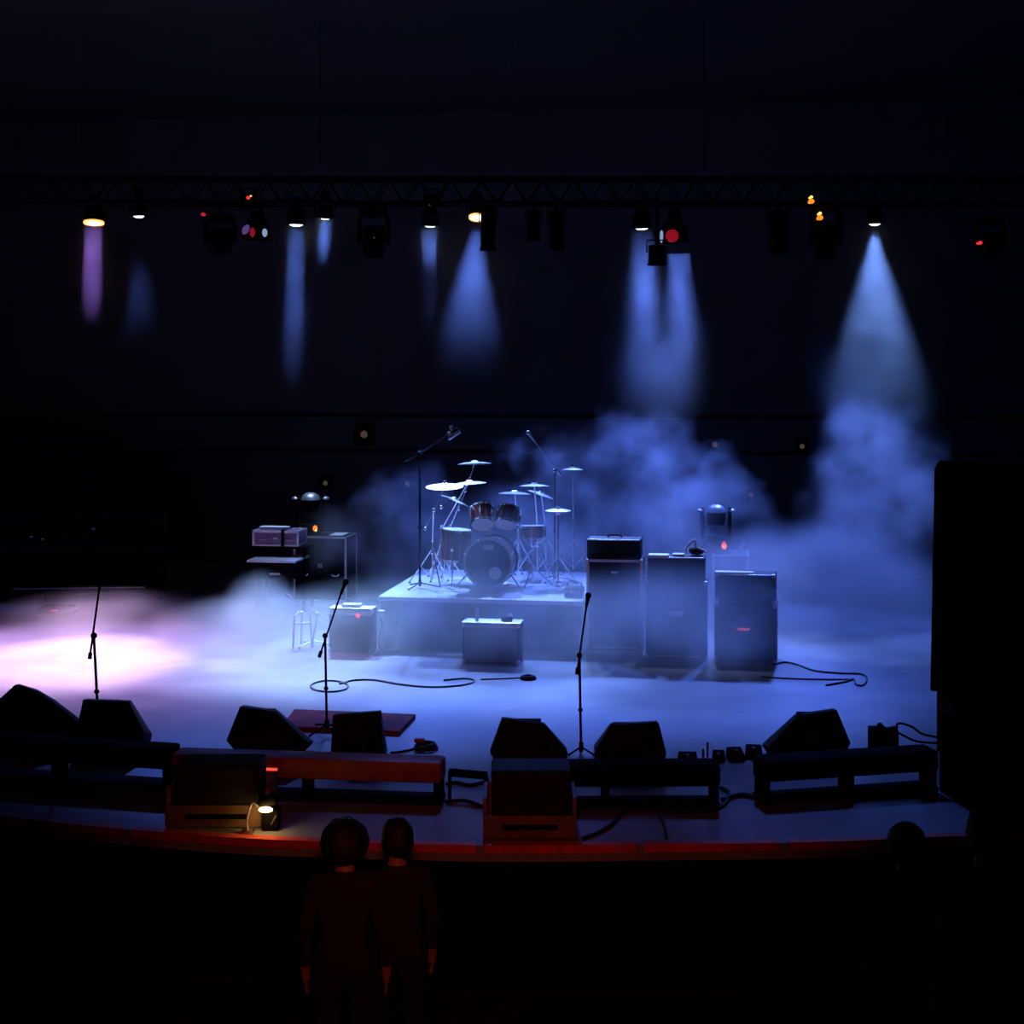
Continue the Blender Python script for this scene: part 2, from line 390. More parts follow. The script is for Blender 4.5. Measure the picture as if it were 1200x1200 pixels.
def tom(cx, cz, y, r, h, tilt, yaw, parent):
    d = Vector((math.sin(yaw) * math.sin(tilt), math.cos(yaw) * math.sin(tilt), math.cos(tilt)))
    M = axis_m((cx, y, cz), d)
    m = MB(); m.lathe([(r - .012, -h / 2), (r, -h / 2), (r, h / 2), (r - .012, h / 2), (r - .012, -h / 2)], M, 32); t = m.build('tom', REDLAC, parent)
    for z, s_ in ((-h / 2, -1), (h / 2, 1)):
        m = MB(); m.lathe([(0, z + s_ * .008), (r - .006, z + s_ * .006), (r - .006, z - s_ * .006), (0, z - s_ * .004)], M, 32); m.build('drum_head', HEADW, t)
        m = MB(); ring(m, r - .004, r + .01, z - .014, z + .014, M, 32); m.build('hoop', CHROME, t)
    for k in range(6):
        a = 2 * PI * k / 6 + .3; p = Vector((math.cos(a) * (r + .008), math.sin(a) * (r + .008), 0))
        m = MB(); m.cyl(M @ (p + Vector((0, 0, -h / 2 + .01))), M @ (p + Vector((0, 0, h / 2 - .01))), .004, n=6); m.cyl(M @ (p + Vector((0, 0, -.04))), M @ (p + Vector((0, 0, .04))), .013, n=8)
        m.build('lug', CHROME, t)
    return t
tom(-.115, .93, .20, .158, .24, math.radians(40), -.25, bd)
tom(.235, .93, .20, .152, .22, math.radians(34), .2, bd)

# floor tom
p = onr(529, 684)
ft = thing('floor_tom', 'dark floor tom on three legs beside the bass drum', 'drum', p, AX)
M = Matrix.Translation((.06, 0, .53)) @ Matrix.Rotation(math.radians(4), 4, 'Y')
m = MB(); m.lathe([(.19, -.2), (.2, -.2), (.2, .2), (.19, .2), (.19, -.2)], M, 32); m.build('shell', REDLAC, ft)
for z in (-.2, .2):
    MB().lathe([(0, z - .006), (.196, z - .006), (.196, z + .006), (0, z + .006)], M, 32).build('drum_head', HEADW, ft)
    m = MB(); ring(m, .196, .212, z - .015, z + .015, M, 32); m.build('hoop', CHROME, ft)
for k in range(3):
    a = 2 * PI * k / 3 + .5; q = Vector((.06 + math.cos(a) * .215, math.sin(a) * .215, 0))
    MB().tube([q + Vector((0, 0, .62)), q + Vector((0, 0, .14)), q + Vector((math.cos(a) * .04, math.sin(a) * .04, .0))], .009, 8).box(q + Vector((0, 0, .5)), (.04, .04, .07), Rz(a), .008).build('leg', CHROME, ft)
for k in range(6):
    a = 2 * PI * k / 6; q = Vector((math.cos(a) * .21, math.sin(a) * .21, 0))
    MB().cyl(M @ (q + Vector((0, 0, -.19))), M @ (q + Vector((0, 0, .19))), .005, n=6).build('lug', CHROME, ft)

def tripod(t, h_leg=.32, spread=.26, m_=CHROME, rot=.3, rad=.011, rubber=True):
    for k in range(3):
        a = 2 * PI * k / 3 + rot; e = Vector((math.cos(a) * spread, math.sin(a) * spread, .012))
        l = MB().cyl((math.cos(a) * .02, math.sin(a) * .02, h_leg), e, rad, n=8).cyl((math.cos(a) * .02, math.sin(a) * .02, .1), e * .5 + Vector((0, 0, h_leg * .5 - .006 + .0)), rad * .6, n=6).build('leg', m_, t)
        if rubber: MB().ball(e, (.018, .018, .012), 8).build('rubber_foot', RUBBER, l)
def cym_prof(r):
    return [(.006, .032), (.03, .031), (r * .18, .022), (r * .24, .008), (r * .6, .0), (r, -.02), (r, -.0225), (r * .6, -.003), (r * .22, .004), (r * .16, .016), (.006, .027), (.006, .032)]
def cymbal_stand(base, cc, r, tilt, label, boom_from=None, rot=.3, extra=None):
    """stand on the riser at base; cymbal centre cc (world), its normal tilted by tilt=(tx, ty)"""
    base = Vector(base); t = thing('cymbal_stand', label, 'cymbal', base)
    c = Vector(cc) - base; nrm = Vector((tilt[0], tilt[1], 1)).normalized()
    tripod(t, .46, .32, CHROME, rot)
    if boom_from is None:
        MB().cyl((0, 0, .06), (0, 0, c.z * .55), .014, n=10).cyl((0, 0, c.z * .5), (c.x * .9, c.y * .9, c.z * .97), .010, n=10).ball((0, 0, c.z * .53), .026, 8).ball((0, 0, .42), .026, 8).build('pole', CHROME, t)
        MB().cyl((c.x * .9, c.y * .9, c.z * .97 - .01), c + nrm * .06, .006, n=8).build('tilter', CHROME, t)
    else:
        j = Vector(boom_from) - base; back = j + (j - c).normalized() * .28
        MB().cyl((0, 0, .06), (0, 0, j.z * .6), .014, n=10).cyl((0, 0, j.z * .55), j, .011, n=10).ball((0, 0, j.z * .57), .025, 8).ball((0, 0, .42), .025, 8).build('pole', CHROME, t)
        MB().cyl(back, c - nrm * .02, .010, n=8).ball(j, .028, 10).ball(back, .022, 8).build('boom_arm', CHROME, t)
        MB().cyl(c - nrm * .04, c + nrm * .06, .006, n=8).build('tilter', CHROME, t)
    M = axis_m(c, nrm)
    MB().lathe(cym_prof(r), M, 40).build('cymbal', BRASS, t)
    MB().lathe([(0, .06), (.018, .058), (.018, .035), (0, .034)], M, 12).build('wing_nut', RUBBER, t)
    if extra:
        c, r, tilt = extra; c = Vector(c) - base; nrm = Vector((tilt[0], tilt[1], 1)).normalized()
        j = Vector((0, 0, c.z - .16)); MB().cyl(j, c - nrm * .02, .009, n=8).ball(j, .03, 10).build('boom_arm', CHROME, t)
        MB().cyl(c - nrm * .04, c + nrm * .06, .006, n=8).build('tilter', CHROME, t)
        MB().lathe(cym_prof(r), axis_m(c, nrm), 40).build('cymbal', BRASS, t)
cymbal_stand(onr(507, 684), at(521, 568.5, 20.5), .255, (-.02, -.10), 'large bright white cymbal tilted towards the hall', at(508, 598, 20.55), rot=.9)
cymbal_stand(onr(517, 679), at(550, 565, 21.0), .235, (-.06, .02), 'stand with one flat bright cymbal and one tipped steeply towards the toms', rot=2.2, extra=(at(533, 585.5, 20.7), .22, (.40, .10)))
cymbal_stand(onr(527, 674), at(556, 542, 21.6), .245, (-.03, .10), 'dim grey cymbal held highest above the drum kit', at(545, 575, 21.6), rot=.2)
cymbal_stand(onr(630, 674), at(626, 568, 21.5), .215, (.0, .06), 'flat bright cymbal with a small bell above the snare drum', rot=1.1)
cymbal_stand(onr(607, 670), at(603, 577, 21.9), .235, (.03, .06), 'dull grey cymbal low behind the toms', rot=.7)
cymbal_stand(onr(640, 670), at(634, 578, 21.8), .19, (.35, .02), 'steeply tilted grey cymbal beside the drum microphone pole', rot=1.8)
cymbal_stand(onr(672, 672), at(671, 549, 21.9), .16, (.0, .06), 'faint small cymbal alone above the bass amplifier', rot=1.4)
# hi-hat
p = onr(654, 684); hh = thing('hi_hat', 'pair of bright hi hat cymbals on a stand behind the black amplifier head', 'cymbal', p)
top = at(653.5, 598, p.y).z - RH
tripod(hh, .36, .28, CHROME, .5)
MB().cyl((0, 0, .02), (0, 0, top - .06), .014, n=10).cyl((0, 0, .02), (0, 0, top + .2), .005, n=8).build('pole', CHROME, hh)
MB().lathe(cym_prof(.18), Matrix.Translation((0, 0, top + .016)), 36).build('cymbal', BRASS, hh)
MB().lathe(cym_prof(.18), Matrix.Translation((0, 0, top - .03)) @ Matrix.Rotation(PI, 4, 'X'), 36).build('cymbal', BRASS, hh)
MB().box((0, -.17, .03), (.09, .3, .02), bev=.006).cyl((-.04, -.02, .015), (.04, -.02, .015), .012).build('pedal', CHROME, hh)
# snare
p = onr(624, 686); sn = thing('snare_drum', 'shallow snare drum on a crossed basket stand', 'drum', p)
top = at(624, 617, p.y).z - RH; M = Matrix.Translation((0, 0, top)) @ Matrix.Rotation(math.radians(-3), 4, 'X')
m = MB(); m.lathe([(.165, -.14), (.172, -.14), (.172, 0), (.165, 0), (.165, -.14)], M, 32); m.build('shell', STEEL, sn)
for z in (-.14, 0):
    MB().lathe([(0, z - .004), (.17, z - .004), (.17, z + .006), (0, z + .006)], M, 32).build('drum_head', HEADW, sn)
    m = MB(); ring(m, .17, .184, z - .012, z + .014, M, 32); m.build('hoop', CHROME, sn)
for k in range(8):
    a = 2 * PI * k / 8; q = Vector((math.cos(a) * .18, math.sin(a) * .18, 0))
    MB().cyl(M @ (q + Vector((0, 0, -.13))), M @ q, .006, n=6).build('lug', CHROME, sn)
MB().cyl((0, 0, .05), (0, 0, top - .3), .014, n=10).ball((0, 0, top - .3), .03, 8).build('stand_pole', CHROME, sn)
m = MB()
for k in range(3):
    a = 2 * PI * k / 3 + .4; m.tube([(0, 0, top - .3), (math.cos(a) * .17, math.sin(a) * .17, top - .17), (math.cos(a) * .195, math.sin(a) * .195, top - .13)], .008, 6)
m.build('basket', CHROME, sn); tripod(sn, .24, .26, CHROME, .1)

# ------------------------------------------------------------------ microphone stands
def microphone(m, a, d, L=.17):
    d = Vector(d).normalized(); a = Vector(a)
    m.cyl(a, a + d * (L * .65), .012, .02, n=12); m.ball(a + d * (L * .78), .03, 12)
def mic_stand(base, top, tail, mic_from, mic_to, label, group=None, round_base=False, spread=.27, mm=BLK, rad=.011, tripod_rot=.0, fat=1.):
    base = Vector(base); t = thing('microphone_stand', label, 'microphone stand', base, 0, group)
    T, Q, A, B = (Vector(v) - base for v in (top, tail, mic_from, mic_to))
    MB().cyl((0, 0, .02), T, rad, n=10).ball((T * .45), rad * 1.9, 8).build('pole', mm, t)
    if round_base: MB().lathe([(0, 0), (.1, 0), (.1, .012), (.03, .03), (0, .03)]).build('base', mm, t)
    else:
        MB().cyl((0, 0, .03), (0, 0, .11), .022).build('hub', mm, t)
        for k in range(3):
            a = 2 * PI * k / 3 + tripod_rot; l = MB().cyl((0, 0, .07), (math.cos(a) * spread, math.sin(a) * spread, .012), .009, n=8).build('leg', mm, t)
            MB().ball((math.cos(a) * spread, math.sin(a) * spread, .014), (.016, .016, .013), 8).build('rubber_foot', RUBBER, l)
    MB().cyl(Q, A, rad * .75, n=8).build('boom_arm', mm, t)
    MB().ball(T, rad * 2.3, 10).cyl(Q, Q + (A - Q).normalized() * .06, rad * 1.5, n=8).build('clutch', mm, t)
    m = MB(); microphone(m, A, B - A, (B - A).length); k = m.build('microphone', mm, t)
    return t
Y1 = 14.6
b = on(116, 864); mic_stand(b, at(110, 745, b.y), at(105, 772, b.y), at(116, 692, b.y), at(118, 676, b.y), 'slim microphone stand rising in front of the glaring white floor pool', rad=.014, round_base=True)
b = on(383, 857, .047); mic_stand(b, at(381, 745, b.y), at(374, 770, b.y), at(399, 697, b.y), at(407, 678, b.y), 'microphone stand with slanted boom standing on the red carpet', rad=.012)
b = on(681, 884); mic_stand(b, at(679, 768, b.y), at(676, 790, b.y), at(687, 712, b.y), at(690, 694, b.y), 'microphone stand between two black wedge monitors in front of the bass stack', rad=.012, spread=.135, tripod_rot=PI / 2)
b = onr(492, 689); t = mic_stand(b, at(492, 531, b.y), at(475, 543, b.y), at(527, 509, b.y), at(537, 502, b.y), 'tall microphone stand over the drums with a boom rising to a clustered microphone', rad=.016)
e = at(530, 507, b.y) - b
MB().cyl(e + Vector((-.06, 0, -.08)), e + Vector((.10, 0, .02)), .03).cyl(e + Vector((0, 0, .02)), e + Vector((-.02, 0, .09)), .025).box(e + Vector((-.03, 0, -.03)), (.1, .05, .05), Ry(.6), .01).build('shock_mount', STEEL, t)
b = onr(650, 681); mic_stand(b, at(650, 552, b.y), at(657.5, 557, b.y), at(627, 518, b.y), at(617, 504, b.y), 'microphone stand over the drums with a boom slanting back over the cymbals', rad=.013, mm=STEEL)
# boom stand lying slantwise in front of the small combo
b = on(366, 757); t = mic_stand(b, at(372, 720, b.y), at(335, 697, b.y), at(398, 736, b.y), at(405, 741, b.y), 'low microphone stand pointing its boom down at the small combo amplifier', rad=.012, mm=STEEL)

# ------------------------------------------------------------------ amplifiers
def box_thing(name, label, cat, x0, x1, ytop, ybot, Y, depth, z0=None, rz=AX, group=None):
    """root at the bottom centre of the front face; returns root, width, height"""
    s = F / Y; base = at((x0 + x1) / 2, ybot, Y)
    z = base.z if z0 is None else z0
    h = at(0, ytop, Y).z - z
    return thing(name, label, cat, (base.x, Y, z), rz, group), (x1 - x0) / s, h
def cab(t, w, h, d, grille=GRILLE, border=.03, frame=None, corners=True, handle=True, badge=None, badge_m=ALU, shell=TOLEX, feet=False):
    e = 0.0
    MB().box((0, d / 2 + .012, h / 2), (w, d - .024, h), bev=.012).build('cabinet', shell, t)
    g = MB().box((0, .012, h / 2), (w - 2 * border, .02, h - 2 * border), bev=.004).build('speaker_grille', grille, t)
    if frame:
        f = MB(); b = border
        for sx in (-1, 1): f.box((sx * (w / 2 - b / 2), .006, h / 2), (b, .03, h), bev=.005)
        for z in (b / 2, h - b / 2): f.box((0, .006, z), (w - 2 * b, .028, b), bev=.004)
        f.build('front_frame', frame, t)
    if corners:
        for sx in (-1, 1):
            for z in (.025, h - .025):
                MB().box((sx * (w / 2 - .02), .03, z), (.05, .055, .055), bev=.012).build('corner_cap', ALU, t)
    if handle:
        for sx in (-1, 1): MB().box((sx * (w / 2 + .002), d * .55, h * .6), (.012, .16, .07), bev=.01).build('side_handle', RUBBER, t)
    if badge:
        bx, bz, bw, bh = badge; MB().hull([(bx - bw / 2, -.006, bz + bh / 2), (bx + bw / 2, -.006, bz + bh / 2), (bx + bw * .32, -.006, bz - bh / 2), (bx - bw * .32, -.006, bz - bh / 2)] + [(bx - bw / 2, .004, bz + bh / 2), (bx + bw / 2, .004, bz + bh / 2), (bx + bw * .32, .004, bz - bh / 2), (bx - bw * .32, .004, bz - bh / 2)]).build('badge', badge_m, t)
def amp_head(t, w, h, d, knobs=8, panel=ALU, top_edge=True, front=GRILLE, handle=True):
    MB().box((0, d / 2, h / 2), (w, d, h), bev=.014).build('cabinet', TOLEX, t)
    MB().box((0, -.002, h * .62), (w * .9, .012, h * .55), bev=.003).build('front_grille', front, t)
    p = MB().box((0, -.004, h * .17), (w * .9, .014, h * .2), bev=.003).build('control_panel', panel, t)
    for k in range(knobs):
        x = -w * .38 + w * .7 * k / (knobs - 1); MB().cyl((x, -.012, h * .17), (x, -.03, h * .17), h * .055, h * .045, n=10).build('knob', BLK, p)
    if handle: MB().tube(arc([(-w * .13, d * .5, h), (-w * .1, d * .5, h + .03), (w * .1, d * .5, h + .03), (w * .13, d * .5, h)], 4), .01, 6).build('handle', RUBBER, t)
    if top_edge: MB().box((0, .006, h - .01), (w - .02, .016, .018), bev=.004).build('top_piping', ALU, t)

Yb = 19.3
c1, w, h = box_thing('speaker_cabinet', 'tall bass speaker cabinet with a silver front frame', 'speaker cabinet', 687, 753, 655.5, 766, Yb, .42, 0)
cab(c1, w, h, .42, frame=ALU, border=.036, badge=(-.0, h * .86, .1, .03))
MB().box((0, .0, .075), (w * .8, .02, .03), bev=.006).build('kick_rail', ALU, c1)
h1, w, hh_ = box_thing('amplifier_head', 'black bass amplifier head with bright edges on the silver framed cabinet', 'amplifier', 687.5, 750.5, 632, 655.0, Yb + .01, .36, c1.location.z + h + .005)
amp_head(h1, w, hh_, .36, panel=TOLEX)
# stack two
Y2 = 18.95
c2, w, h = box_thing('speaker_cabinet', 'smoke veiled guitar cabinet with a pale wedge shaped badge, second of the stacks', 'speaker cabinet', 756, 828, 681, 769, Y2, .36, 0)
cab(c2, w, h, .36, badge=(.0, h * .58, .22, .065), badge_m=WHITE)
MB().box((0, -.004, .03), (w * .75, .012, .018)).build('kick_rail', ALU, c2)
h2, w, hh_ = box_thing('amplifier_head', 'amplifier head under the white papers on the badge bearing cabinet', 'amplifier', 759, 826, 653, 681, Y2 + .01, .3, h + .005)
amp_head(h2, w, hh_, .3, panel=TOLEX, handle=False)
zt = h2.location.z + hh_
def sheet(px0, px1, z, Y, dep, label, th=.012, name='paper_sheet', m_=WHITE, cat='paper', rz=AX):
    s = F / Y; o = MB().box((0, 0, th / 2), ((px1 - px0) / s, dep, th), bev=min(.003, th * .3)).build(name, m_)
    o.location = ((px0 + px1) / 2 / s - CX / s, Y + dep / 2, z); o.rotation_euler = (0, 0, rz)
    return tag(o, label, cat)
sheet(761, 785, zt + .001, Y2 + .04, .2, 'white sheet of paper on the amplifier head of the second stack', .02)
o = sheet(789, 803, zt + .001, Y2 + .05, .16, 'small pale folded cloth beside the white sheet on the amplifier head', .03, 'folded_cloth', HEADW, 'cloth')
# black bag with a white bent strap on top of stack two
bg = at(817, 653, Y2 + .02); bag = thing('cloth_bag', 'black bag with a bent white strap lying on the end of the amplifier head', 'bag', (bg.x - .0, Y2 + .12, zt + .012), AX)
m = MB(); m.ball((0, .08, .05), (.1, .1, .055), 14); m.build('bag_body', TROUS, bag)
MB().tube(arc([(-.10, -.03, .02), (-.13, -.02, .08), (-.02, 0, .19), (.0, 0, .1), (.09, .0, .06), (.12, -.02, .04)], 5), .014, 8).build('strap', WHITE, bag)
# stack three
Y3 = 18.7
c3, w, h = box_thing('speaker_cabinet', 'guitar cabinet with a small red badge, nearest the empty floor beside the stacks', 'speaker cabinet', 837, 909, 707, 777, Y3, .4, 0, AX * 1.4)
cab(c3, w, h, .4, badge=(-.02, h * .56, .18, .032), badge_m=glow('red_badge', (1., .12, .16), .35, (.5, .05, .05)))
h3, w, hh_ = box_thing('amplifier_head', 'amplifier with a lit top edge and metal corners on the red badge cabinet', 'amplifier', 838, 908, 673, 707, Y3 + .01, .36, h + .005, AX * 1.4)
amp_head(h3, w, hh_, .36, panel=TOLEX, handle=False)
for sx in (-1, 1):
    for z in (.02, hh_ - .02): MB().box((sx * (w / 2 - .02), .02, z), (.052, .05, .05), bev=.012).build('corner_cap', ALU, h3)
zt3 = h + hh_ + .008
sheet(839, 884, zt3 + .001, Y3 + .05, .14, 'long white strip of paper along the amplifier on the red badge cabinet', .015)

# small combo with a red light, and things on it
cb, w, h = box_thing('combo_amplifier', 'small combo amplifier with a glowing red pilot light', 'amplifier', 384, 437, 714, 764, 19.35, .26, 0)
cab(cb, w, h, .26, handle=False, grille=GRILLE)
MB().box((0, .01, h - .045), (w * .94, .03, .06), bev=.004).build('control_panel', STEEL, cb)
MB().ball(((420 - 410.5) / (F / 19.35), -.012, h - .075), (.028, .02, .028), 12).build('pilot_light', REDL, cb)
MB().box((0, .13, h + .006), (w * .98, .24, .012), bev=.003).build('top_panel', ALU, cb)
zc = h + .013
sheet(401, 423, zc, 19.42, .14, 'white papers piled on the small combo amplifier with the red light', .035)
st = thing('guitar_stand', 'thin folding stand half lost in the smoke beside the small combo amplifier', 'stand', on(354, 758), .2)
for sx in (-1, 1): MB().tube([(sx * .12, -.1, .012), (sx * .10, 0, .4), (sx * .03, .06, .46)], .012, 8).build('leg', STEEL, st)
MB().tube([(0, .16, .012), (0, .05, .45)], .012, 8).build('leg', STEEL, st)
MB().cyl((-.1, -.01, .3), (.1, -.01, .3), .01).build('crossbar', STEEL, st)
# small post with cable beside combo
q = on(446, 762); po = thing('stage_box', 'upright pale cable box on the floor beside the small combo amplifier', 'box', q, AX)
MB().box((0, .06, .25), (.085, .12, .5), bev=.012).build('housing', HEADW, po)
MB().tube(arc([(0, .0, .42), (.03, -.04, .3), (-.02, -.05, .12), (.05, -.05, .012), (.3, -.08, .012)], 5), .008, 6).build('cable', CABLE, po)
q = on(459, 762); o = MB().box((0, .1, .16), (.16, .2, .32), bev=.02).cyl((0, .1, .3), (0, .1, .36), .05).build('small_case', TOLEX); o.location = q; o.rotation_euler = (0, 0, AX); tag(o, 'small dark case between the pale cable box and the riser', 'case')

# centre combo
cc, w, h = box_thing('combo_amplifier', 'wide combo amplifier with a pale top standing in front of the drum riser', 'amplifier', 541, 609, 731, 778, 18.6, .3, 0)
cab(cc, w, h, .3, grille=SILVERCLOTH, handle=False)
MB().box((0, .155, h + .005), (w + .02, .31, .014), bev=.004).build('top_panel', ALU, cc)
MB().box((0, .005, h - .03), (w * .94, .024, .04), bev=.004).build('control_panel', STEEL, cc)
zc = h + .013
o = MB().cyl((0, 0, 0), (0, 0, .13), .022, .018, n=14).ball((0, 0, .13), .02, 10).build('water_bottle', WHITE); o.location = (at(559, 724, 18.75).x, 18.78, zc); tag(o, 'slim pale bottle standing on the wide combo amplifier', 'bottle')
pt = thing('effects_pedal', 'small dark pedal with a white knob on the wide combo amplifier', 'pedal', (at(594, 724, 18.7).x, 18.72, zc), .2)
MB().box((0, 0, .025), (.13, .09, .05), bev=.015).build('housing', BLK, pt); MB().ball((.045, 0, .06), .026, 10).build('knob', WHITE, pt)

# things at the riser's near corner
q = onr(672, 700); sb = thing('stage_box', 'black cable box full of plugs on the near corner of the drum riser', 'box', q, AX)
MB().box((0, .1, .06), (.24, .2, .12), bev=.012).build('housing', BLK, sb)
for k in range(4):
    MB().cyl((-.085 + .055 * k, -.005, .07), (-.085 + .055 * k, -.05, .08), .016, n=10).build('plug', CHROME, sb)
MB().tube(arc([(-.1, .1, .12), (-.06, .05, .2), (.03, .1, .17), (.09, .04, .19), (.1, .1, .11)], 5), .012, 6).build('cable', CHROME, sb)
q = onr(667, 693); o = MB().hull([(x * .16 + .02 * math.sin(7 * x + 5 * y), y * .1, z) for x in (-1, -.3, .5, 1) for y in (-1, 0, 1) for z in (0, .03 + .03 * (1 - abs(x)))], .006).build('towel', WHITE); o.location = q; tag(o, 'crumpled white towel on the riser behind the cable box', 'towel')
q = onr(597, 689); o = MB().box((0, 0, .02), (.14, .1, .03), bev=.01).box((0, .0, .045), (.08, .07, .02), bev=.006).build('effects_pedal', CHROME); o.location = q; tag(o, 'shiny metal pedal on the riser at the foot of the bass drum', 'pedal')

# ------------------------------------------------------------------ cases and moving heads behind
def moving_head(px, base_y, Y, z0, label, dome_py, dots):
    s = F / Y; p = at(px, base_y, Y); t = thing('moving_head_light', label, 'stage lamp', (p.x, Y, z0), 0)
    top = at(0, dome_py, Y).z - z0
    MB().box((0, 0, .09), (.34, .3, .18), bev=.025).build('base', BLK, t)
    for mm, dx, dz, r in dots:
        MB().ball((dx, -.15, dz), (r, .012, r * 1.25), 10).build('display', mm, t)
    for sx in (-1, 1):
        ya = MB().box((sx * .2, 0, (.18 + top - .1) / 2 + .02), (.05, .12, top - .2), bev=.02).build('yoke_arm', BLK, t); MB().ball((sx * .23, 0, top - .09), (.06, .08, .03), 10).build('lit_arm_tip', ALU, ya)  # pale tips stand in for top light on the dark arms
    MB().box((0, 0, .2), (.42, .14, .05), bev=.02).build('yoke_foot', BLK, t)
    MB().lathe([(0, 0), (.05, -.003), (.10, -.025), (.135, -.06), (.15, -.11), (.15, -.115), (0, -.115)], Matrix.Translation((0, 0, top)), 24).build('head_dome', ALU, t)
    MB().lathe([(0, -.115), (.14, -.115), (.14, -.2), (.12, -.3), (.1, -.3), (0, -.28)], Matrix.Translation((0, 0, top)), 24).build('head', BLK, t)
def flight_case(name, label, x0, x1, ytop, Y, d, z0=0., zh=None, body=BLK, rz=AX, lid=True):
    s = F / Y; w = (x1 - x0) / s; h = at(0, ytop, Y).z - z0 if zh is None else zh
    t = thing(name, label, 'case', ((x0 + x1) / 2 / s - CX / s, Y, z0), rz)
    MB().box((0, d / 2, h / 2), (w, d, h), bev=.01).build('case_body', body, t)
    m = MB()
    for sx in (-1, 1):
        for y in (0, d): m.box((sx * w / 2, y, h / 2), (.03, .03, h + .006), bev=.004)
    for z in (.012, h - .012):
        for y in (0, d): m.box((0, y, z), (w, .03, .03), bev=.004)
        for sx in (-1, 1): m.box((sx * w / 2, d / 2, z), (.03, d, .03), bev=.004)
    m.build('edge_rails', ALU, t)
    MB().box((0, -.008, h * .55), (.07, .02, .06), bev=.006).build('latch', STEEL, t)
    for sx in (-1, 1): MB().tube(arc([(sx * w * .3 - .05, -.004, h * .42), (sx * w * .3 - .04, -.03, h * .4), (sx * w * .3 + .04, -.03, h * .4), (sx * w * .3 + .05, -.004, h * .42)], 3), .008, 6).build('handle', STEEL, t)
    return t, w, h
Yk = 23.6
tc_, w, h = flight_case('flight_case', 'tall black flight case carrying the moving head with the orange display', 344, 406, 629, Yk, .62, 0)
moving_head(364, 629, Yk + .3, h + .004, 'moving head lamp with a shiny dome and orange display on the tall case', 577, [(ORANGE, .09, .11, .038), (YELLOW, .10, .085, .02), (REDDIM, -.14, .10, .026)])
sheet(388, 404, h + .004, Yk + .08, .4, 'white open folder on the tall flight case beside the moving head', .012, 'open_folder')
Yp = 22.6
tb = thing('equipment_trolley', 'low black trolley with a pale lower shelf under the purple tinted case', 'trolley', (at(328, 650, Yp).x, Yp, 0), AX)
s = F / Yp; W = 60 / s; zs = at(0, 654, Yp).z; zt_ = at(0, 641, Yp).z
for sx in (-1, 1):
    for y in (.03, .47): MB().box((sx * (W / 2 - .02), y, zt_ / 2), (.035, .035, zt_ - .02)).build('leg', BLK, tb)
MB().box((0, .25, zt_ - .012), (W, .5, .024), bev=.004).build('top_shelf', BLK, tb)
MB().box((0, -.06, zs), (W * .97, .72, .03), bev=.004).build('lower_shelf', ALU, tb)
MB().box((0, .02, zs - .15), (W * .86, .5, .24), bev=.01).build('drawer_box', BLK, tb)
MB().box((.0, -.24, zs - .2), (.16, .02, .03), bev=.006).build('drawer_handle', ALU, tb)
pc, w, h = flight_case('rack_case', 'rack case tinted purple as if lit, with a black strap on the low trolley', 296, 350, 622, Yp + .04, .42, zt_ + .010, body=PURPLE)
MB().box((.11, -.012, h / 2), (.05, .012, h + .02), bev=.003).box((.11, .2, h + .006), (.05, .44, .012), bev=.003).build('strap', BLK, pc)
o = sheet(304, 338, zt_ + h + .022, Yp + .2, .16, 'row of white set list papers on the purple tinted case', .03)
Yq = 22.4
rc, w, h = flight_case('flight_case', 'flight case behind the amplifiers carrying the other moving head', 836, 876, 650, Yq, .5, 0)
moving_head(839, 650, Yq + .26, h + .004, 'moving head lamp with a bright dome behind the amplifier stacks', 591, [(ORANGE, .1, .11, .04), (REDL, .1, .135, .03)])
o = MB().box((0, 0, .09), (.05, .03, .19), Ry(.45), .008).box((-.03, 0, .008), (.12, .12, .012)).build('music_stand_desk', STEEL); o.location = (at(870, 650, Yq).x, Yq + .1, h + .008); tag(o, 'thin tilted metal bracket on the flight case behind the amplifiers', 'bracket')
# long black equipment desk at the edge of the stage
Yd = 23.6; s = F / Yd
dk = thing('equipment_desk', 'long black equipment desk in the dark beside the white floor pool', 'desk', (at(85, 600, Yd).x, Yd, 0), .10)
W = 215 / s
MB().box((0, .5, 1.12), (W, .5, .46), bev=.02).build('rack_cabinet', BLK, dk)
MB().box((0, .3, .84), (W * 1.02, 1.0, .06), bev=.01).build('desk_top', BLK, dk)
MB().box((0, .3, .20), (W * .98, .9, .05), bev=.01).build('lower_deck', BLK, dk)
MB().box((.12, -.16, .222), (W * .7, .03, .02), bev=.004).build('deck_edge', ALU, dk)
MB().box((0, .72, .5), (W * .95, .03, .62)).build('back_panel', BLK, dk)
for sx in (-1, -.33, .33, 1): MB().box((sx * W * .47, .0, .42), (.06, .06, .82), bev=.006).build('leg', BLK, dk)
for px, py in ((106, 622), (34, 631), (47, 634)):
    p = at(px, py, Yd); MB().ball((p.x - dk.location.x, .235, p.z), (.035, .012, .018), 8).build('latch', ALU, dk)
q = on(68, 717); o = MB().box((0, 0, .04), (.5, .35, .08), bev=.01).box((0, -.178, .05), (.11, .01, .02)).build('power_box', BLK); o.location = q; tag(o, 'flat black power box with a red light before the long desk', 'box')
k = MB().box((0, -.19, .05), (.10, .02, .02), bev=.004).build('indicator_light', REDDIM, o)

